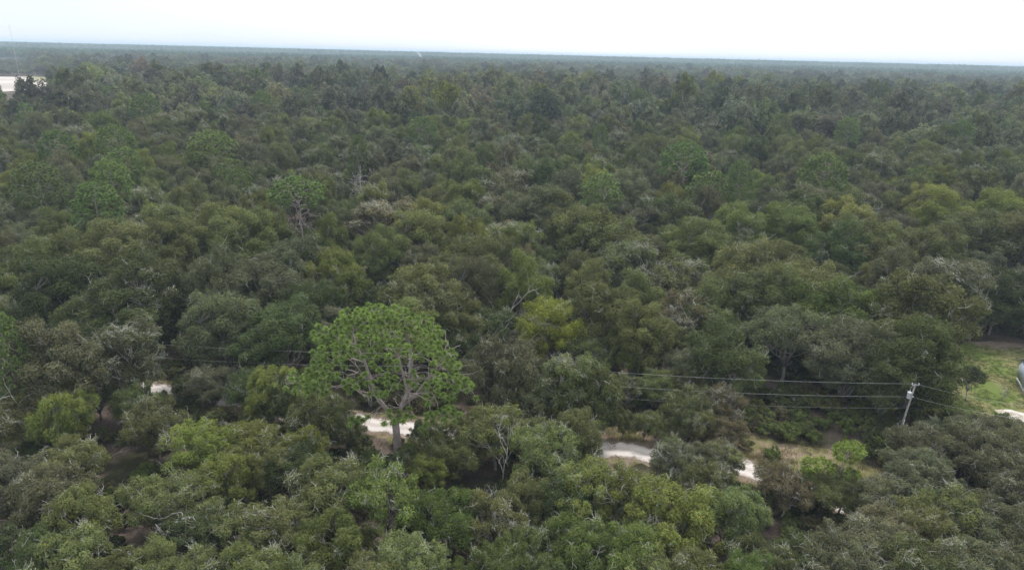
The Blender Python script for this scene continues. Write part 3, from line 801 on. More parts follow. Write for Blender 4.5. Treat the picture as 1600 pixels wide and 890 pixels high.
# which 300 oaks show largest: size over distance, inside the frame
size = []
for tr in trees:
    p = project([tr[0], tr[1], tr[2] * 0.7 + float(gz(tr[0], tr[1]))]); d = math.hypot(math.hypot(tr[0], tr[1]), CAM_H - tr[2])
    m = tr[3] / d * F
    seen = -0.6 * m < p[0] < 1600 + 0.6 * m and 60 < p[1] - m * 0.6 < 890
    size.append(m if seen else 0)
size = np.array(size)
order = np.argsort(-size)
single = set(order[:290].tolist()) | set(v_[1] for v_ in OAK_MARKS.values())
rest = []
g = np.random.default_rng(5)
keys = {}
for i in single:
    k, w, d = sector(trees[i][0], trees[i][1]); keys.setdefault((k, w), []).append((d, i))
label_of = {}
for (k, w), lst in keys.items():
    for n_, (d, i) in enumerate(sorted(lst)):
        tr = trees[i]
        look = {'W': ' full of pale lichen', 'O': ' with an open crown'}.get(tr[5], '')
        if i in MARK_OF: label_of[i] = MARK_OF[i][4:] + {'the large yellow oak': ' behind the tall lone pine', 'the open grey oak over the wires': ' with a forked trunk', 'the bright yellow green oak': ' low in the front wood'}.get(MARK_OF[i], ' standing among the other oaks')
        else:
            label_of[i] = f"{tr[4]} oak{look}, {ORD[n_]} oak {w} {lk[k]}"
            if len(label_of[i].split()) > 16: label_of[i] = f"{tr[4]} oak, {ORD[n_]} oak {w} {lk[k]}"
            if len(label_of[i].split()) > 16: label_of[i] = f"oak, {ORD[n_]} {w} {lk[k]}"
for i, tr in enumerate(trees):
    pr_, H0, R0 = proto_of(tr[5], tr[2], g)
    s = tr[3] / R0
    zs = (tr[2] / H0) / s
    zs = min(1.6, max(0.72, zs))
    if i in single:
        place('oak_tree', pr_, tr[0], tr[1], 0.0, s, g.uniform(0, 6.28), colour(tr[4], g), label_of[i], 'oak tree', 'oaks of the wood', zs)
    else:
        rest.append((tr[0], tr[1], s, g.uniform(0, 6.28), colour(tr[4], g), tr[5], zs))

# ------------------------------------------------------------------ pines that stand out of the oaks
PINES = [ # pixel of the top, width in px, height, prototype, label
 (183,197,52,19,0,'dark round headed pine standing over the oaks far beyond the left wood'),(172,252,56,18,0,'bright round headed pine in front of the dark one'),(140,285,64,18,1,'wide bright pine low among the grey oaks'),
 (330,208,70,20,0,'tall full pine at the middle of the far left oaks'),(370,250,60,17,1,'lower pine leaning out beside the tall full pine'),(60,255,60,18,0,'pine standing beside a bare twigged grey oak, leftmost of the bright pines'),(195,232,50,17,1,'small pine between the dark and the bright round pines'),
 (557,212,36,20,1,'slim pine with a pale crown over the dead spire'),(466,282,96,19,3,'flat topped pine on a bare pinkish trunk with grey limbs'),(660,183,44,18,1,'dark conical pine alone in the far oaks'),
 (950,272,70,17,1,'vivid green pine behind the broad olive oak with lichen'),(1075,226,72,20,2,'large round pine on a reddish trunk'),(1155,252,44,19,0,'narrow dark pine beside the large round pine'),(1115,278,70,16,1,'low bright pine in front of the large round pine'),
 (1296,242,72,20,0,'big pale green pine over the oaks to the right'),(1330,185,36,18,0,'dark far pine behind the big pale green pine'),(1220,178,34,18,1,'far pine between the dark far pine and the large round pine'),(225,150,40,19,0,'broad hazy pine below the far sand clearing'),(408,143,24,18,0,'hazy dome shaped pine in the distance'),
 (940,195,28,17,1,'small green cone of a pine in the far oaks'),(1000,140,30,18,0,'low bright pine far off under the horizon'),(80,205,44,18,1,'hazy pine beside the pale pink bare trees'),(2,495,60,15,1,'pine at the very edge beside the sand road'),(1510,190,30,18,0,'bright far pine near the dark oak clump'),(370,265,44,16,1,'short pine below the leaning pine'),(460,395,40,9,1,'young pine under the flat topped pine'),(1120,130,26,18,0,'far green pine at the edge of the haze')]
PT = np.array((0.150, 0.225, 0.064))
H0s = (20, 19, 18, 19); R0s = (4.6, 4.0, 5.2, 4.8)
for x, y, w, h, k, lab in PINES:
    h *= 1.22 if h > 10 else 1.0
    p = at(x, y, h * 0.97); d = math.hypot(p[1], CAM_H - p[2])
    s = 0.5 * w / F * math.hypot(p[0], d) / R0s[k]
    zs = min(1.8, max(0.7, h / H0s[k] / s))
    place('pine_tree', PINE[k], p[0], p[1], 0, s, g.uniform(0, 6.28), PT * g.uniform(0.85, 1.15) * g.uniform(0.93, 1.07, 3), lab, 'pine tree', 'pines standing out of the oaks', zs)

# the tall lone pine by the road: two stems, a wide dome of tufts, an open middle
def lone_pine():
    rng = np.random.default_rng(4)
    gt, gc = Geo(), Geo()
    rt = lambda *p: np.array(p, float)
    fork = rt(-0.1, 0, 5.0)
    gt.tube([[0.1, 0, -0.3], [0.05, 0, 1.2], [0.0, 0.05, 3.0], fork], [0.62, 0.5, 0.44, 0.42], 9)
    left = np.array([fork, [-1.0, 0.2, 6.6], [-2.3, 0.1, 8.8], [-2.9, 0.3, 11.0], [-3.3, 0.2, 13.2], [-4.2, 0.5, 15.2], [-4.6, 0.6, 17.0]])
    right = np.array([fork, [0.7, -0.2, 7.2], [1.4, -0.3, 9.4], [1.8, -0.2, 11.8], [2.0, 0.1, 14.0], [1.6, 0.3, 16.4], [1.4, 0.2, 18.2]])
    mid = np.array([right[2], [0.9, 0.6, 11.4], [0.4, 0.9, 13.6], [-0.6, 0.9, 16.0], [-0.9, 0.8, 18.4]])
    third = np.array([right[1], [2.2, 0.6, 8.6], [3.6, 1.0, 10.8], [4.8, 1.2, 12.6], [5.6, 1.3, 14.0]])
    for st, r0 in ((left, 0.31), (right, 0.31), (mid, 0.17), (third, 0.19)):
        gt.tube(st, np.linspace(r0, r0 * 0.3, len(st)), 7)
    limbs = []
    def lm(st, i, e, r): limbs.append((st[i], np.array(e, float), r))
    for i, e, r in ((2, (-7.5, -1.0, 10.8), .10), (2, (-9.6, 0.5, 10.2), .10), (3, (-8.0, 1.5, 13.0), .10), (3, (-6.0, -3.4, 13.2), .10), (4, (-8.8, -1.2, 14.6), .09), (4, (-5.4, 4.5, 15.0), .09), (5, (-7.4, 0.5, 16.8), .08), (5, (-5.0, -3.0, 17.2), .08), (6, (-4.8, 2.0, 18.6), .07), (6, (-3.2, -1.5, 19.0), .06)): lm(left, i, e, r)
    for i, e, r in ((2, (4.8, -3.0, 9.0), .08), (3, (3.2, -5.0, 14.0), .09), (4, (4.6, -3.0, 16.4), .09), (4, (1.0, -4.6, 16.6), .09), (5, (3.2, 3.6, 17.8), .08), (5, (-0.6, -3.2, 18.6), .07), (6, (2.4, -1.2, 19.4), .06), (6, (0.8, 1.6, 20.0), .06)): lm(right, i, e, r)
    for i, e, r in ((3, (-2.2, 4.2, 17.2), .07), (4, (-2.4, 0.4, 20.0), .06)): lm(mid, i, e, r)
    for i, e, r in ((2, (6.8, -1.2, 11.4), .09), (2, (5.8, -3.0, 7.8), .07), (3, (7.4, 1.6, 12.4), .08), (3, (7.6, -1.8, 10.6), .07), (4, (7.2, 3.4, 14.6), .08), (4, (7.0, -1.6, 15.4), .08), (4, (5.6, 2.0, 17.0), .07)): lm(third, i, e, r)
    # dome: half axes about 10.6 x 8 x 9, a little further out to the left, hanging lower on the right
    def dome():
        d = unit(rng, 1, 0.55)[0]
        if not (d[2] > 0.44 or (d[2] > 0.2 and rng.random() < 0.30) or (abs(d[0]) > 0.68 and d[2] > 0.03) or (d[1] > 0.25 and d[2] > 0.1 and rng.random() < 0.35)): return None
        k = rng.uniform(0.84, 1.0)
        if math.sin(d[0] * 9 + 1) * math.sin(d[1] * 8 + 2) * math.sin(d[2] * 10) > 0.22: return None
        k *= 1 + 0.07 * math.sin(d[0] * 7 + 0.5) * math.sin(d[1] * 6 + 1.3) + 0.05 * math.sin(d[2] * 11 + d[0] * 5)
        return rt(-1.0 + d[0] * 8.7 * k, d[1] * 7.4 * k, 11.3 + d[2] * 9.4 * k + rng.normal() * 0.25 - (0.10 * max(0, d[0] * 10.2 - 4) ** 2 * 0.55))
    T = poisson_shell(rng, dome, 420, 0.80, 14000)
    def wisp():
        c, r_ = [((-10.6, 0, 10.2), 1.5), ((-8.4, -1.0, 10.6), 1.6), ((5.2, -3.0, 8.4), 1.6), ((6.4, -2.4, 8.0), 1.3), ((7.8, -0.6, 10.8), 1.3), ((-3.6, -3.5, 7.2), 0.8), ((0.8, -2.6, 7.0), 1.3), ((3.4, -3.2, 6.8), 1.3), ((-1.2, -3.0, 10.6), 0.9), ((-4.6, -3.0, 11.8), 1.0), ((2.2, 3.5, 9.0), 1.5)][rng.integers(11)]
        return rt(*c) + rng.normal(size=3) * r_ * np.array([0.6, 0.6, 0.38])
    W = poisson_shell(rng, wisp, 120, 0.55)
    for e in ((-10.4, 0, 10.0), (0.9, -2.6, 6.8), (3.4, -3.2, 6.6), (-3.5, -3.4, 7.0), (-1.2, -3.0, 10.3), (2.2, 3.4, 8.8)):
        st = left if e[0] < -1 else right; lm(st, 2 if e[2] > 8 else 1, e, .06)
    A = np.vstack([T, W])
    pine_wood(gt, rng, None, limbs, A, 0.1)
    for k in range(34):     # bare grey branches under the dome
        st = (left, right, third, mid)[k % 4]; i = rng.integers(1, 4)
        a = rng.uniform(0, 6.28)
        twig_fan(gt, rng, st[i] + rng.normal(size=3) * 0.1, np.array([math.cos(a), math.sin(a) - 0.3, 0.35]), rng.uniform(1.5, 4.0), rng.uniform(0.035, 0.07), (1.35, 1.35, 1.4), 4)
    D = A - rt(-0.8, 0, 9.0); D /= np.linalg.norm(D, axis=1, keepdims=True); D = D * 0.4 + rt(0, 0, 0.55)
    tuft(gc, rng, A, D, 110, 0.56, 0.036, rng.uniform(0.82, 1.22, len(A)))
    return gt.mesh('trunk', M_pbark), gc.mesh('crown', M_needle), None
place('pine_tree', lone_pine(), PINEBASE[0], PINEBASE[1], 0, 1.0, 0, (0.205, 0.305, 0.074), 'tall lone pine with a wide dome of bright tufts beside the sand road', 'pine tree')
# the young pine
def young_pine():
    rng = np.random.default_rng(8); gt, gc = Geo(), Geo()
    gt.tube([[0, 0, -0.2], [0.1, 0, 2.5], [0.5, 0, 5.0], [0.9, 0, 7.6]], [0.13, 0.11, 0.08, 0.03], 6)
    P = []
    for c, r_, n in (((0.9, 0, 7.2), (1.5, 1.4, 1.2), 46), ((-1.7, 0, 5.6), (1.6, 1.2, .7), 34), ((-2.6, 0.2, 3.6), (1.2, 1.0, 1.3), 22), ((1.2, -1.0, 5.2), (.8, .8, .5), 8)):
        P.append(poisson_shell(rng, lambda: np.array(c) + unit(rng, 1, 0.5)[0] * np.array(r_) * rng.uniform(0.7, 1.0), n, 0.38))
    limbs = [((0.8, 0, 6.6), np.array((0.9, 0, 7.8)), .04), ((0.3, 0, 4.2), np.array((-1.7, 0, 5.6)), .05), ((0.1, 0, 2.6), np.array((-2.6, 0.2, 3.4)), .05), ((0.4, 0, 4.4), np.array((1.2, -1.0, 5.0)), .04)]
    A = np.vstack(P); pine_wood(gt, rng, None, limbs, A, 0.05)
    for k in range(10): twig_fan(gt, rng, np.array([0.2, 0, rng.uniform(1, 5)]), np.array([math.cos(k * 2.1), math.sin(k * 2.1), .5]), 1.4, .025, (1.1, 1, 1), 3)
    D = unit(rng, len(A), 1.2); tuft(gc, rng, A, D, 60, 0.48, 0.028, rng.uniform(0.9, 1.25, len(A)))
    return gt.mesh('trunk', M_pbark), gc.mesh('crown', M_needle), None
place('pine_tree', young_pine(), YOUNG[0], YOUNG[1], 0, 1.14, 0, (0.195, 0.265, 0.048), 'young pine with a bright round top on the near side of the road', 'pine tree')

# ------------------------------------------------------------------ dead and bare trees
def dead(px, py, h, seed, lab, scale=1.0, rz=0.0, spread=0.75, r0=0.16, fl=0.45, nm=3, lv=3):
    h *= 1.12; p = at(px, py - 6, h * 0.95)
    place('dead_tree', make_dead(seed, h, spread, lv, r0, 1.0, fl, nm), p[0], p[1], 0, scale, rz, (1, 1, 1), lab, 'dead tree', 'dead trees among the oaks')
dead(578, 442, 14, 206, 'forked dead snag with two thick grey arms behind the tall lone pine', r0=0.30, fl=0.62, nm=2, lv=2, spread=0.8)
def make_spire(seed, H):
    rng = np.random.default_rng(seed); q = Geo()
    q.tube([[rng.normal() * .1, rng.normal() * .1, H * u] for u in np.linspace(0, 1, 8)], np.linspace(.24, .05, 8), 6)
    for k in range(22):
        z = H * rng.uniform(0.45, 0.97); a = rng.uniform(0, 6.28); ln = (H - z) * 0.32 + rng.uniform(0.8, 2.2)
        twig_fan(q, rng, np.array([0, 0, z]), np.array([math.cos(a), math.sin(a), rng.uniform(0, .5)]), ln, 0.065, (1, 1, 1), 3)
    return q.mesh('trunk', M_dead), None, None
p = at(562, 258, 19)
place('dead_tree', make_spire(202, 19), p[0], p[1], 0, 1, 0, (1, 1, 1), 'bare dead spire of grey wood under the slim pale pine', 'dead tree', 'dead trees among the oaks')
dead(785, 455, 11, 203, 'small white lichen covered dead tree behind the large yellow oak', r0=0.10, fl=0.72, nm=6, lv=3, spread=0.9)
dead(232, 166, 14, 204, 'pale pinkish leafless tree in the far oaks below the sand clearing', spread=0.9, nm=7, r0=0.25)
dead(95, 178, 13, 205, 'greyish leafless tree beside the pale pinkish one', spread=0.9, nm=6, r0=0.22)
dead(1425, 160, 15, 207, 'bleached bare tree in the far oaks beyond the big pale green pine', spread=0.8, nm=5, r0=0.25)
dead(800, 250, 16, 208, 'leaning bare pale tree in a dark hollow of the oaks', spread=0.8, nm=5, r0=0.2, fl=0.6)
dead(1060, 668, 8.5, 209, 'twisted silvery dead tree where the sand road shows', spread=0.9, nm=5, r0=0.12, fl=0.6)
dead(790, 655, 9.5, 210, 'leaning pale forked bare tree beside the sand road', spread=0.8, nm=6, r0=0.085, fl=0.6, lv=3)
dead(575, 855, 6.0, 211, 'fallen looking bleached dead limbs at the bottom of the wood', spread=1.1, nm=5, r0=0.11, fl=0.5)
dead(235, 745, 8.5, 212, 'white branching dead tree above the open leaf litter', spread=1.0, nm=6, r0=0.12, fl=0.6)
dead(955, 745, 8.0, 213, 'thin grey bare tree among olive oaks below the road bend', spread=0.8, nm=5, r0=0.11, fl=0.6)
dead(1465, 560, 8.5, 214, 'dead grey tree at the corner of the grassy yard', spread=0.8, nm=5, r0=0.12, fl=0.6)
dead(25, 590, 10, 215, 'spreading silvery bare tree at the edge by the olive oaks', spread=1.1, nm=8, r0=0.14, fl=0.6)

# ------------------------------------------------------------------ shrubs by the pole line and road
SH = [(1215,640),(1240,655),(1262,640),(1282,668),(1300,650),(1322,672),(1340,650),(1352,684),(1375,668),(1386,640),(1420,660),(1438,690),(1196,662),(1180,640),(1325,700),(1228,686),(1160,660),(1270,690),(1370,700),(1445,640),(1468,652),(1405,716),(1130,690),(1165,700),(1205,716),(1350,640),(1460,616),(1310,628),(1250,618),(1150,628)]
SLAB = ['leafy', 'low', 'rounded', 'ragged', 'spreading']
SC = [('bright green', bgn, 1.1), ('dark green', dg, 1.1), ('yellow green', yg, 0.95), ('olive green', ol, 1.0)]
SP = [at(x, y)[:2] for x, y in SH]
rank = np.argsort([np.hypot(*(np.array(p) - POLE)) for p in SP])
for n_, k in enumerate(rank):
    c = SC[(n_ * 7 + 1) % 4 if n_ % 3 else 0]
    place('shrub', SHRUB[k % 3], SP[k][0], SP[k][1], 0, g.uniform(0.55, 1.15), g.uniform(0, 6), np.array(TINT[c[1]]) * c[2] * g.uniform(0.9, 1.1), f"{SLAB[n_ % 5]} {c[0]} shrub, {ORD[n_]} shrub out from the utility pole", 'shrub', 'shrubs under the power lines')

# ------------------------------------------------------------------ scatter (one object each) by geometry nodes
def scatter(name, protos, P, S, RZ, idx, TT, ZS=None, kind='stuff'):
    hid = bpy.data.collections.new(name + '_kinds')
    for k, ms in enumerate(protos):
        sub = bpy.data.collections.new(f'{name}_kind_{k:02d}')
        for me in ms:
            if me is None: continue
            o = bpy.data.objects.new('plant', me); sub.objects.link(o)
        hid.children.link(sub)
    me = bpy.data.meshes.new(name); n = len(P)
    P = np.array(P, float); P[:, 2] += gz(P[:, 0], P[:, 1])
    SZ = np.asarray(S) * (1 if ZS is None else np.asarray(ZS))
    me.vertices.add(n); me.vertices.foreach_set('co', P.astype(np.float32).ravel())
    for nm, ty, dat, fld in (('scl', 'FLOAT', S, 'value'), ('sclz', 'FLOAT', SZ, 'value'), ('rz', 'FLOAT', RZ, 'value'), ('idx', 'INT', idx, 'value')):
        a = me.attributes.new(nm, ty, 'POINT'); a.data.foreach_set(fld, np.asarray(dat, np.int32 if ty == 'INT' else np.float32).ravel())
    a = me.attributes.new('tint', 'FLOAT_COLOR', 'POINT'); a.data.foreach_set('color', np.hstack([TT, np.ones((n, 1))]).astype(np.float32).ravel())
    o = bpy.data.objects.new(name, me); col.objects.link(o); tag(o, kind=kind)
    ng = bpy.data.node_groups.new(name, 'GeometryNodeTree')
    ng.interface.new_socket('Geometry', in_out='INPUT', socket_type='NodeSocketGeometry')
    ng.interface.new_socket('Geometry', in_out='OUTPUT', socket_type='NodeSocketGeometry')
    L = ng.links.new
    gi, go = ng.nodes.new('NodeGroupInput'), ng.nodes.new('NodeGroupOutput')
    iop = ng.nodes.new('GeometryNodeInstanceOnPoints'); ci = ng.nodes.new('GeometryNodeCollectionInfo')
    ci.inputs['Collection'].default_value = hid; ci.inputs['Separate Children'].default_value = True; ci.inputs['Reset Children'].default_value = True
    iop.inputs['Pick Instance'].default_value = True
    def na(nm, ty):
        q = ng.nodes.new('GeometryNodeInputNamedAttribute'); q.data_type = ty; q.inputs['Name'].default_value = nm; return q.outputs['Attribute']
    cx = ng.nodes.new('ShaderNodeCombineXYZ'); L(na('rz', 'FLOAT'), cx.inputs['Z'])
    sc = ng.nodes.new('ShaderNodeCombineXYZ'); s_ = na('scl', 'FLOAT')
    for ax in 'XY': L(s_, sc.inputs[ax])
    L(na('sclz', 'FLOAT'), sc.inputs['Z'])
    L(gi.outputs[0], iop.inputs['Points']); L(ci.outputs[0], iop.inputs['Instance']); L(na('idx', 'INT'), iop.inputs['Instance Index'])
    L(cx.outputs[0], iop.inputs['Rotation']); L(sc.outputs[0], iop.inputs['Scale']); L(iop.outputs[0], go.inputs[0])
    md = o.modifiers.new('scatter', 'NODES'); md.node_group = ng
    return o

# far oaks: past the 300 singles, to about 1.5 km
P, S, Z, I, TT, ZS = [], [], [], [], [], []
for x, y, s, rz, c, f, zs in rest:
    P.append((x, y, 0)); S.append(s); ZS.append(zs); Z.append(rz); TT.append(c)
    I.append(g.integers(0, 6) if f == 'S' else 6 + g.integers(0, 6) if f == 'T' else (12 if f == 'W' else 13))
def grid(d0, d1, sp, g):
    xs = np.arange(-0.80 * d1 - 20, 0.80 * d1 + 20, sp); ys = np.arange(d0 * 0.7, d1, sp)
    X, Y = np.meshgrid(xs, ys); Q = np.stack([X.ravel(), Y.ravel()], -1) + g.uniform(-0.42, 0.42, (X.size, 2)) * sp
    r_ = np.hypot(Q[:, 0], Q[:, 1])
    return Q[(r_ > d0) & (r_ <= d1) & (np.abs(Q[:, 0]) < 0.78 * Q[:, 1] + 20)]
g = np.random.default_rng(77)
PT_ = np.array([TINT[n] for n in names])
pines_far = []
def hides(Q):
    pt = project(np.hstack([Q, (gz(Q[:, 0], Q[:, 1]) + 19.0)[:, None]])); d_ = np.hypot(Q[:, 0], Q[:, 1])
    low = project(np.hstack([Q, gz(Q[:, 0], Q[:, 1])[:, None]]))
    h1 = (pt[:, 0] < 98 + 22 * np.sin(d_ * 0.05)) & (pt[:, 1] < 130.5 + 1.5 * np.sin(pt[:, 0] * 0.13)) & (d_ < np.hypot(*CLEAR.T).max()) & (low[:, 1] > 118)
    h2 = (pt[:, 0] < 50) & (pt[:, 1] < 97.5) & (d_ < np.hypot(*FIELD.T).max()) & (low[:, 1] > 98) & (pt[:, 1] > 60)
    return h1, h2
for d0, d1, sp in ((YFAR, 620, 10.0), (620, 1100, 11.5), (1100, 1700, 13.5)):
    Q = grid(d0, d1, sp, g)
    ok = ~inside(Q, CLEAR) & ~inside(Q, FIELD) & (np.hypot(Q[:, 0] - HOUSE_FAR[0], Q[:, 1] - HOUSE_FAR[1]) > 9)
    ok &= ~hides(Q)[0]; Q = Q[ok]; lowered = hides(Q)[1]
    isp = g.random(len(Q)) < (0.035 if d0 < 700 else 0.06 if d0 < 1150 else 0.12)
    big = 0.5 + 0.5 * np.sin(Q[:, 0] * 0.021 + 1) * np.sin(Q[:, 1] * 0.017)
    t = (PT_[g.choice(len(names), len(Q), p=pr)] * 0.85 + 0.036) * g.uniform(0.62, 1.42, (len(Q), 1)) * g.uniform(0.93, 1.07, (len(Q), 3))
    t = t * (0.86 + 0.28 * big[:, None])
    yl = g.random(len(Q)) < 0.012; t[yl] = np.array(TINT[ye]) * 0.9
    for q_, tt, k, low_ in zip(Q, t, isp, lowered):
        if k and not low_: pines_far.append((*q_, tt)); continue
        P.append((q_[0], q_[1], 0)); big_ = g.random() ** 1.6; S.append((0.62 + 0.75 * big_) * (sp / 10) ** 0.4); ZS.append(g.uniform(0.95, 1.55) if d0 < 600 else g.uniform(0.8, 1.2))
        Z.append(g.uniform(0, 6.28)); I.append(14 + g.integers(0, 8)); TT.append(tt)
        if low_: S[-1] *= 0.6; ZS[-1] = 0.8
scatter('distant_oak_forest', OAK_S + OAK_T + [OAK_W[1], OAK_O[0]] + FAR, P, S, Z, I, np.array(TT), ZS)
pf = pines_far
scatter('distant_pine_forest', PINEFAR, [(a, b, 0) for a, b, _ in pf], g.uniform(0.8, 1.12, len(pf)), g.uniform(0, 6, len(pf)), g.integers(0, 2, len(pf)), np.array([PT * g.uniform(0.7, 1.1) * g.uniform(0.9, 1.1, 3) for _ in pf]))

# the wood out to the horizon: patches of canopy, each many crowns
def canopy_patch(seed, size, n, pine):
    rng = np.random.default_rng(seed); gp = Geo()
    c = np.stack([rng.uniform(-size / 2, size / 2, n), rng.uniform(-size / 2, size / 2, n), rng.uniform(7, 12, n)], -1)
    tall = rng.random(n) < pine
    c[tall, 2] = rng.uniform(12, 17, tall.sum())
    rad = np.where(tall, rng.uniform(2.5, 3.6, n), rng.uniform(4.0, 6.2, n))
    m = 34
    d = unit(rng, n * m, 0.3); C = np.repeat(c, m, 0); Rr = np.repeat(rad, m)[:, None]
    Q = C + d * Rr * rng.uniform(0.6, 1.05, (n * m, 1)) * np.stack([np.ones(n * m), np.ones(n * m), np.where(np.repeat(tall, m), 1.4, 0.75)], -1)
    nr = d * 0.8 + rng.normal(size=d.shape) * 0.5 + np.array([0, 0, 0.5]); nr /= np.linalg.norm(nr, axis=1, keepdims=True)
    a = np.cross(nr, rng.normal(size=d.shape)); a /= np.linalg.norm(a, axis=1, keepdims=True); b = np.cross(nr, a)
    s = Rr * rng.uniform(0.26, 0.5, (n * m, 1))
    V = np.stack([Q - a * s, Q - b * s * .7, Q + a * s, Q + b * s * .7], 1).reshape(-1, 3)
    hue = np.where(tall[:, None], np.array([0.60, 0.92, 0.75]), np.array([1.0, 1.0, 1.0]) * rng.uniform(0.75, 1.25, (n, 1)) * rng.uniform(0.88, 1.12, (n, 3)))
    gp.add(V, np.arange(n * m * 4).reshape(-1, 4), None, np.repeat(np.repeat(hue, m, 0), 4, 0))
    return (gp.mesh('canopy', M_leaf),)
PATCH = [canopy_patch(301 + k, 64, 62, 0.12 if k < 2 else 0.65) for k in range(4)]
P, S, Z, I, TT = [], [], [], [], []
for d0, d1, sp in ((1700, 3200, 60), (3200, 7000, 95), (7000, GEXT - 400, 190)):
    Q = grid(d0, d1, sp, g); Q = Q[~inside(Q, FIELD)]
    bandy = np.sin(Q[:, 1] * 0.0021 + 0.5 * np.sin(Q[:, 0] * 0.001)) + g.normal(size=len(Q)) * 0.5
    swell = 3.5 * np.sin(Q[:, 0] / 900 + 1.0) * np.sin(Q[:, 1] / 1300) * np.clip((Q[:, 1] - 2500) / 4000, 0, 1)
    for q_, bd, sw in zip(Q, bandy, swell):
        P.append((q_[0], q_[1], sw + g.uniform(1, 6))); S.append(sp / 60 if sp < 150 else 3.0); Z.append(g.integers(0, 4) * PI / 2 + g.uniform(-.3, .3)); I.append(2 + g.integers(0, 2) if bd > 0.1 else g.integers(0, 2))
        TT.append(np.array((0.125, 0.140, 0.080)) * g.uniform(0.75, 1.2))
S = np.array(S); S = np.minimum(S, 1.6)
scatter('horizon_forest', PATCH, P, S, Z, I, np.array(TT))

# undergrowth on the forest floor near by, grass on verge and lawn
Q = np.stack([g.uniform(-1, 1, 9000), np.sqrt(g.uniform(42 ** 2, 190 ** 2, 9000))], -1); Q[:, 0] *= 0.8 * Q[:, 1] + 8
off = road_off(Q); px = project(np.hstack([Q, np.zeros((len(Q), 1))]))
ok = ((off < -4.4) | (off > np.where(px[:, 0] < 900, 4.4, 10.5))) & ~inside(Q, LAWN) & ~((px[:, 0] > 1490) & (px[:, 1] > 530) & (px[:, 1] < 660)) & (np.hypot(Q[:, 0] - POLE[0], Q[:, 1] - POLE[1]) > 2)
ok &= (np.sin(Q[:, 0] * 0.31) * np.sin(Q[:, 1] * 0.27 + 1) + g.normal(size=len(Q)) * 0.4) > -0.25
Q = Q[ok]
t = np.array([TINT[c] for c in (dg, ol, br, bgn)])[g.integers(0, 4, len(Q))] * g.uniform(0.75, 1.1, (len(Q), 1))
scatter('undergrowth', SHRUB, np.hstack([Q, np.zeros((len(Q), 1))]), g.uniform(0.4, 1.0, len(Q)), g.uniform(0, 6, len(Q)), g.integers(0, 3, len(Q)), t)

def grass_clump(seed, h, n, spread):
    rng = np.random.default_rng(seed); gg_ = Geo()
    b = np.hstack([rng.normal(size=(n, 2)) * spread, np.zeros((n, 1))]); d = rng.normal(size=(n, 3)) * 0.4; d[:, 2] = 1
    s = rng.normal(size=(n, 3)); s[:, 2] = 0; s /= np.linalg.norm(s, axis=1, keepdims=True)
    l = h * rng.uniform(0.5, 1.2, (n, 1))
    V = np.stack([b - s * 0.02, b + s * 0.02, b + d * l], 1).reshape(-1, 3)
    gg_.add(V, None, np.arange(n * 3).reshape(-1, 3), np.repeat(rng.uniform(0.7, 1.3, (n, 1)) * np.ones(3), 3, 0))
    return (gg_.mesh('grass', M_grass),)
GR = [grass_clump(400 + k, 0.32, 46, 0.35) for k in range(3)]
k = g.integers(10, 230, 5200); d = np.gradient(ROAD, axis=0); d /= np.linalg.norm(d, axis=1, keepdims=True); nrm = np.stack([-d[:, 1], d[:, 0]], -1)
o_ = np.where(g.random(5200) < 0.8, g.uniform(2.6, 11.5, 5200), g.uniform(-5, -2.5, 5200))
Q = ROAD[k] + nrm[k] * o_[:, None] + g.normal(size=(5200, 2)) * 0.5
ql = np.stack([g.uniform(LAWN[:, 0].min(), LAWN[:, 0].max(), 9000), g.uniform(LAWN[:, 1].min(), LAWN[:, 1].max(), 9000)], -1); ql = ql[inside(ql, LAWN)]; ql = ql[~(inside(ql, PATCH_A) | inside(ql, PATCH_B) | inside(ql, PATCH_C))]
dens = np.sin(Q[:, 0] * 0.5) * np.sin(Q[:, 1] * 0.6 + 2) + g.normal(size=len(Q)) * 0.6; Q = Q[dens > -0.1]
tq = np.array([(0.17, 0.15, 0.06), (0.12, 0.13, 0.035), (0.22, 0.18, 0.10)])[g.integers(0, 3, len(Q))]
tl = np.array([(0.115, 0.165, 0.040), (0.15, 0.175, 0.055), (0.20, 0.19, 0.08)])[g.choice(3, len(ql), p=[.6, .3, .1])]
A = np.vstack([Q, ql]); sc_ = np.concatenate([g.uniform(0.6, 1.4, len(Q)), g.uniform(0.3, 0.6, len(ql))])
scatter('grass', GR, np.hstack([A, np.full((len(A), 1), 0.01)]), sc_, g.uniform(0, 6, len(A)), g.integers(0, 3, len(A)), np.vstack([tq, tl]) * g.uniform(0.8, 1.15, (len(A), 1)))

# ------------------------------------------------------------------ power line
M_pole = simple('weathered_pole_wood', (0.21, 0.195, 0.18), (0.34, 0.32, 0.30), 4.0, 0.9, stretch=(1, 1, 0.12))
M_porc = simple('grey_porcelain', (0.62, 0.63, 0.65), (0.72, 0.73, 0.75), 4.0, 0.35)
M_can = simple('painted_grey_steel', (0.50, 0.52, 0.55), (0.60, 0.62, 0.65), 3.0, 0.5)
M_wire = simple('aluminium_wire', (0.50, 0.51, 0.52), (0.56, 0.57, 0.58), 3.0, 0.5)
M_hard = simple('galvanised_steel', (0.40, 0.41, 0.42), (0.50, 0.51, 0.52), 5.0, 0.45, metal=0.6)
PH = 9.6
ldir = np.array(at(640, 646)[:2]) - POLE; ldir = ldir / np.linalg.norm(ldir)
def lathe(g, prof, base, n=14, tint=(1, 1, 1)):
    prof = np.asarray(prof, float)
    g.tube(np.array([[0, 0, z] for _, z in prof]) + np.array(base), prof[:, 0], n, tint)
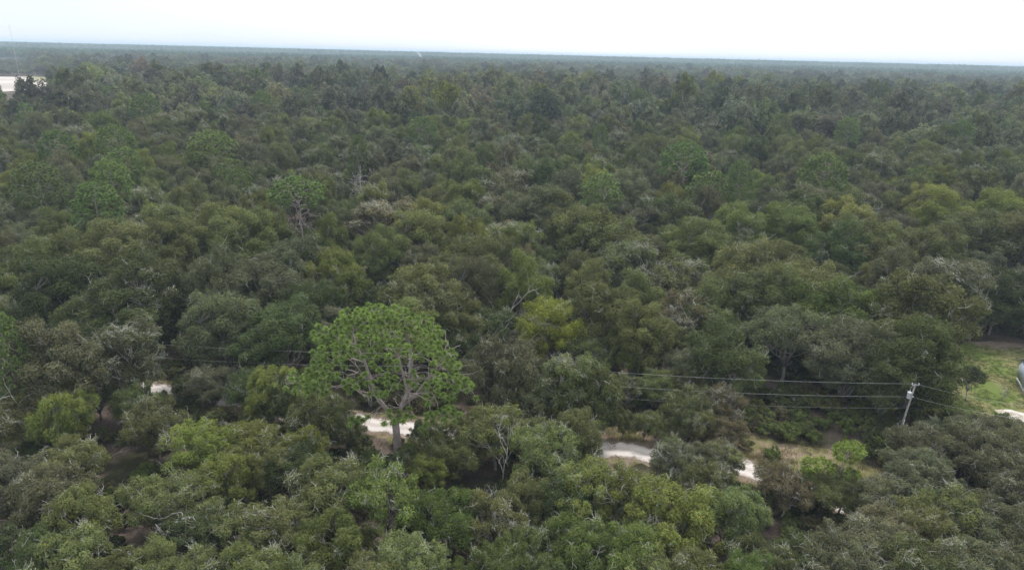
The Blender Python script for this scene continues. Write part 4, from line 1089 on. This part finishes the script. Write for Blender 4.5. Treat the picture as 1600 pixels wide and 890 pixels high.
def pole(xy, lab, can):
    e = empty('utility_pole', (xy[0], xy[1], 0)); tag(e, lab, 'utility pole')
    top = np.array([0.85 if can else 0.2, 0.0, PH])
    q = Geo(); q.tube([[0, 0, -0.4], top * 0.5, top], [0.155, 0.13, 0.105], 12); q.build('shaft', M_pole, e)
    ax = np.array([ldir[0], ldir[1], 0])
    q = Geo(); q.tube([top - ax * 0.42 + [0, 0, -0.22], top + ax * 0.42 + [0, 0, -0.22]], [0.05, 0.05], 6); q.build('crossarm_bracket', M_hard, e)
    for sgn in (-1, 1):
        q = Geo(); lathe(q, [(0.02, -0.2), (0.07, -0.16), (0.045, -0.1), (0.085, -0.05), (0.05, 0.02), (0.08, 0.07), (0.03, 0.12)], top + ax * 0.42 * sgn, 10); q.build('insulator', M_porc, e)
    u = 0.80; c = top * u
    for sgn in (-1, 1):
        q = Geo(); lathe(q, [(0.04, -0.09), (0.08, -0.03), (0.08, 0.04), (0.04, 0.09)], c + ax * 0.20 * sgn, 8); q.build('spool', M_porc, e)
    if can:
        o = top * 0.83 - np.array([0.46, 0.12, 0.0])
        q = Geo(); lathe(q, [(0.0, -0.48), (0.24, -0.47), (0.26, -0.42), (0.26, 0.36), (0.28, 0.38), (0.28, 0.43), (0.2, 0.50), (0.0, 0.52)], o, 18); tk = q.build('transformer', M_can, e, smooth=False)
        q = Geo(); lathe(q, [(0.03, 0.46), (0.06, 0.52), (0.035, 0.56), (0.06, 0.62), (0.03, 0.72)], o, 8); q.build('bushing', M_porc, tk)
        q = Geo(); q.box(o + [0.28, 0.06, 0.1], (0.22, 0.08, 0.5)); q.build('mounting_bracket', M_hard, tk)
        q = Geo(); q.tube([o + [0, 0, 0.72], o + [0.2, 0.3, 1.0], top + [-0.2, 0, -0.3], top + [0, 0, -0.1]], 0.018, 4); q.build('jumper_lead', M_wire, e)
        q = Geo(); q.tube([[0.1, -0.16, 0], top * 0.45 + [0.02, -0.17, 0]], 0.05, 6); q.build('conduit', M_hard, e)
        q = Geo(); q.tube([top * 0.52 + [0, -.15, -.35], top * 0.52 + [0, -.15, .05]], 0.04, 6); q.build('ground_guard', M_hard, e)
    return np.array([xy[0], xy[1], 0]) + top, np.array([xy[0], xy[1], 0]) + c, np.array([xy[0], xy[1], 0]) + top * 0.62
P1 = pole(POLE, 'leaning grey wooden utility pole with a transformer can beside the verge', True)
POLE2 = at(640, 646)[:2]; P2 = pole(POLE2, 'second utility pole half hidden behind the tall lone pine', False)
P0x = POLE2 + (POLE2 - POLE) * 1.0
P3x = POLE + np.array(at(1900, 760)[:2] - at(1402, 690)[:2]) * 0.9
def wire(a, b, sag, lab, r=0.016):
    u = np.linspace(0, 1, 26)[:, None]; p = np.asarray(a) * (1 - u) + np.asarray(b) * u - np.array([0, 0, 1]) * 4 * sag * u * (1 - u)
    q = Geo(); q.tube(p, r, 5); tag(q.build('power_line', M_wire), lab, 'power line', 'overhead lines along the road')
for k, (nm, sg, r) in enumerate((('top', 1.0, .009), ('middle', 1.2, .009), ('lowest and thinnest', 1.3, .005))):
    wire(P1[k], P2[k], sg, f'{nm} overhead wire between the transformer pole and the pole behind the lone pine', r)
    wire(P2[k], [P0x[0], P0x[1], P2[k][2]], sg, f'{nm} overhead wire running on past the grey oak on the sand road', r)
for k, nm in enumerate(('upper', 'lower')):
    wire(P1[k], np.array([*at(1665, 640 + 22 * k, 8.6 - 1.4 * k)]), 0.5, f'{nm} overhead wire from the transformer pole across the grassy yard', .011)

# ------------------------------------------------------------------ yard: house at the edge, young tree, sapling
M_wall = simple('blue_grey_siding', (0.46, 0.52, 0.63), (0.52, 0.58, 0.69), 1.5, 0.6)
M_white = simple('white_trim', (0.68, 0.70, 0.72), (0.76, 0.77, 0.78), 3.0, 0.5)
M_roof = simple('grey_roof', (0.30, 0.31, 0.33), (0.38, 0.39, 0.41), 2.0, 0.7)
M_glass = simple('window_glass', (0.03, 0.04, 0.05), (0.06, 0.07, 0.08), 1.0, 0.1)
M_pink = simple('pinkish_roof', (0.42, 0.32, 0.28), (0.52, 0.42, 0.38), 1.0, 0.8)
def house(name, xy, rz, L_, W_, Hh, roof_h, wall, roof, lab, z0=0.0, detail=True):
    e = empty(name, (xy[0], xy[1], float(gz(xy[0], xy[1]))), rz); tag(e, lab, 'house')
    q = Geo(); q.box((L_ / 2, W_ / 2, z0 + Hh / 2), (L_, W_, Hh))
    for x in (0, L_):
        q.add([[x, 0, z0 + Hh], [x, W_, z0 + Hh], [x, W_ / 2, z0 + Hh + roof_h]], None, [[0, 1, 2] if x else [0, 2, 1]])
    q.build('wall', wall, e)
    for s in (0, 1):
        q = Geo(); y0, y1 = (-0.35, W_ / 2) if s == 0 else (W_ + 0.35, W_ / 2)
        sl = roof_h / (W_ / 2); z_e, z_r = z0 + Hh - 0.35 * sl, z0 + Hh + roof_h
        p = [[-0.3, y0, z_e + 0.02], [L_ + 0.3, y0, z_e + 0.02], [L_ + 0.3, y1, z_r + 0.02], [-0.3, y1, z_r + 0.02]]
        p += [[a, b, c + 0.1] for a, b, c in p]
        q.add(p, [[3, 2, 1, 0], [4, 5, 6, 7], [0, 1, 5, 4], [1, 2, 6, 5], [2, 3, 7, 6], [3, 0, 4, 7]]); q.build('roof', roof, e)
    if detail:
        q = Geo(); q.box((L_ / 2, W_ / 2, z0 / 2), (L_ - 0.1, W_ - 0.1, z0 - 0.006)); q.build('skirting', M_white, e)
        for y in (-0.015, W_ + 0.015):
            for x in (0.05, L_ - 0.05):
                q = Geo(); q.box((x, y, z0 + Hh / 2), (0.14, 0.05, Hh - 0.02)); q.build('corner_trim', M_white, e)
        for x in (1.8, 5.2, 9.0):
            q = Geo(); q.box((x, -0.02, z0 + 1.5), (1.2, 0.06, 1.2)); f = q.build('window', M_white, e)
            q = Geo(); q.box((x, -0.06, z0 + 1.5), (1.02, 0.03, 1.02)); q.build('pane', M_glass, f)
        q = Geo(); q.box((7.1, -0.02, z0 + 1.05), (0.95, 0.06, 2.05)); d_ = q.build('door', M_white, e)
        q = Geo(); q.box((6.75, -0.07, z0 + 1.0), (0.05, 0.06, 0.12)); q.build('handle', M_hard, d_)
    return e
hp = at(1597, 613)[:2]
house('house', hp, R(-24), 14, 5.0, 2.9, 1.1, M_wall, M_roof, 'blue grey house with white skirting at the edge of the grassy yard', 0.8)
house('house', HOUSE_FAR + np.array([-3.5, 0]), R(-10), 9, 7, 3.2, 2.4, simple('far_wall', (0.4, 0.38, 0.36)), M_pink, 'tiny far house with a pinkish roof among the oaks', 0.0, False)
p = at(1508, 624); place('oak_tree', OAK_O[1], p[0], p[1], 0, 0.48, 1.0, TINT[dg], 'slim young tree standing alone on the grassy yard', 'oak tree', 'oaks of the wood', 1.25)
p = at(1567, 624); place('dead_tree', make_dead(230, 3.2, 0.8, 2, 0.10, 0.5, 0.6, 5), p[0], p[1], 0, 1, 0, (1, 1, 1), 'short dark bare sapling on the grassy yard', 'dead tree')

# ------------------------------------------------------------------ far mast and smoke
mp_ = at(24, 88)[:2]; mp_ = mp_ / np.linalg.norm(mp_) * 900
e = empty('radio_mast', (mp_[0], mp_[1], 13)); tag(e, 'thin lattice radio mast on the horizon above the far field', 'radio mast')
legs = [(0.35 * math.cos(a), 0.35 * math.sin(a)) for a in (0, 2.09, 4.19)]
for a, b in legs:
    q = Geo(); q.tube([[a, b, 0], [a, b, 54]], 0.05, 4); q.build('leg', M_hard, e)
q = Geo()
for k in range(27):
    for i in range(3):
        a, b = legs[i], legs[(i + 1) % 3]; q.tube([[*a, 2 * k], [*b, 2 * k + 2]], 0.025, 3)
q.build('bracing', M_hard, e)
def smoke():
    m, nt, out = mat_base('smoke'); L = nt.links.new
    v = N(nt, 'ShaderNodeVolumePrincipled', inp={'Density': 0.10, 'Color': (0.97, 0.97, 0.98, 1), 'Anisotropy': 0.0}); L(v.outputs[0], out.inputs['Volume'])
    q = Geo(); b = at(656, 90, 12); d = b[:2] / np.linalg.norm(b[:2]) * 1900
    pts = np.array([[d[0] + dx, d[1], z] for dx, z in ((1, 22), (2, 27), (1.5, 32), (2, 37), (0, 42), (-4, 47), (-10, 51))])
    q.tube(pts, [1.5, 2.6, 3.2, 3.4, 3.2, 2.6, 1.2], 14, cap=True)
    return tag(q.build('smoke', m, smooth=True), kind='stuff')
smoke()

# ------------------------------------------------------------------ haze
def haze(density, color):
    m, nt, out = mat_base('haze'); L = nt.links.new
    v = N(nt, 'ShaderNodeVolumePrincipled', inp={'Density': density, 'Color': (*color, 1), 'Anisotropy': 0.0}); L(v.outputs[0], out.inputs['Volume'])
    q = Geo(); e = GEXT + 200; q.box((0, 0, 34.0), (2 * e, 2 * e, 70)); 
    return tag(q.build('haze', m), kind='stuff')
haze(0.00019, (0.68, 0.83, 1.0))
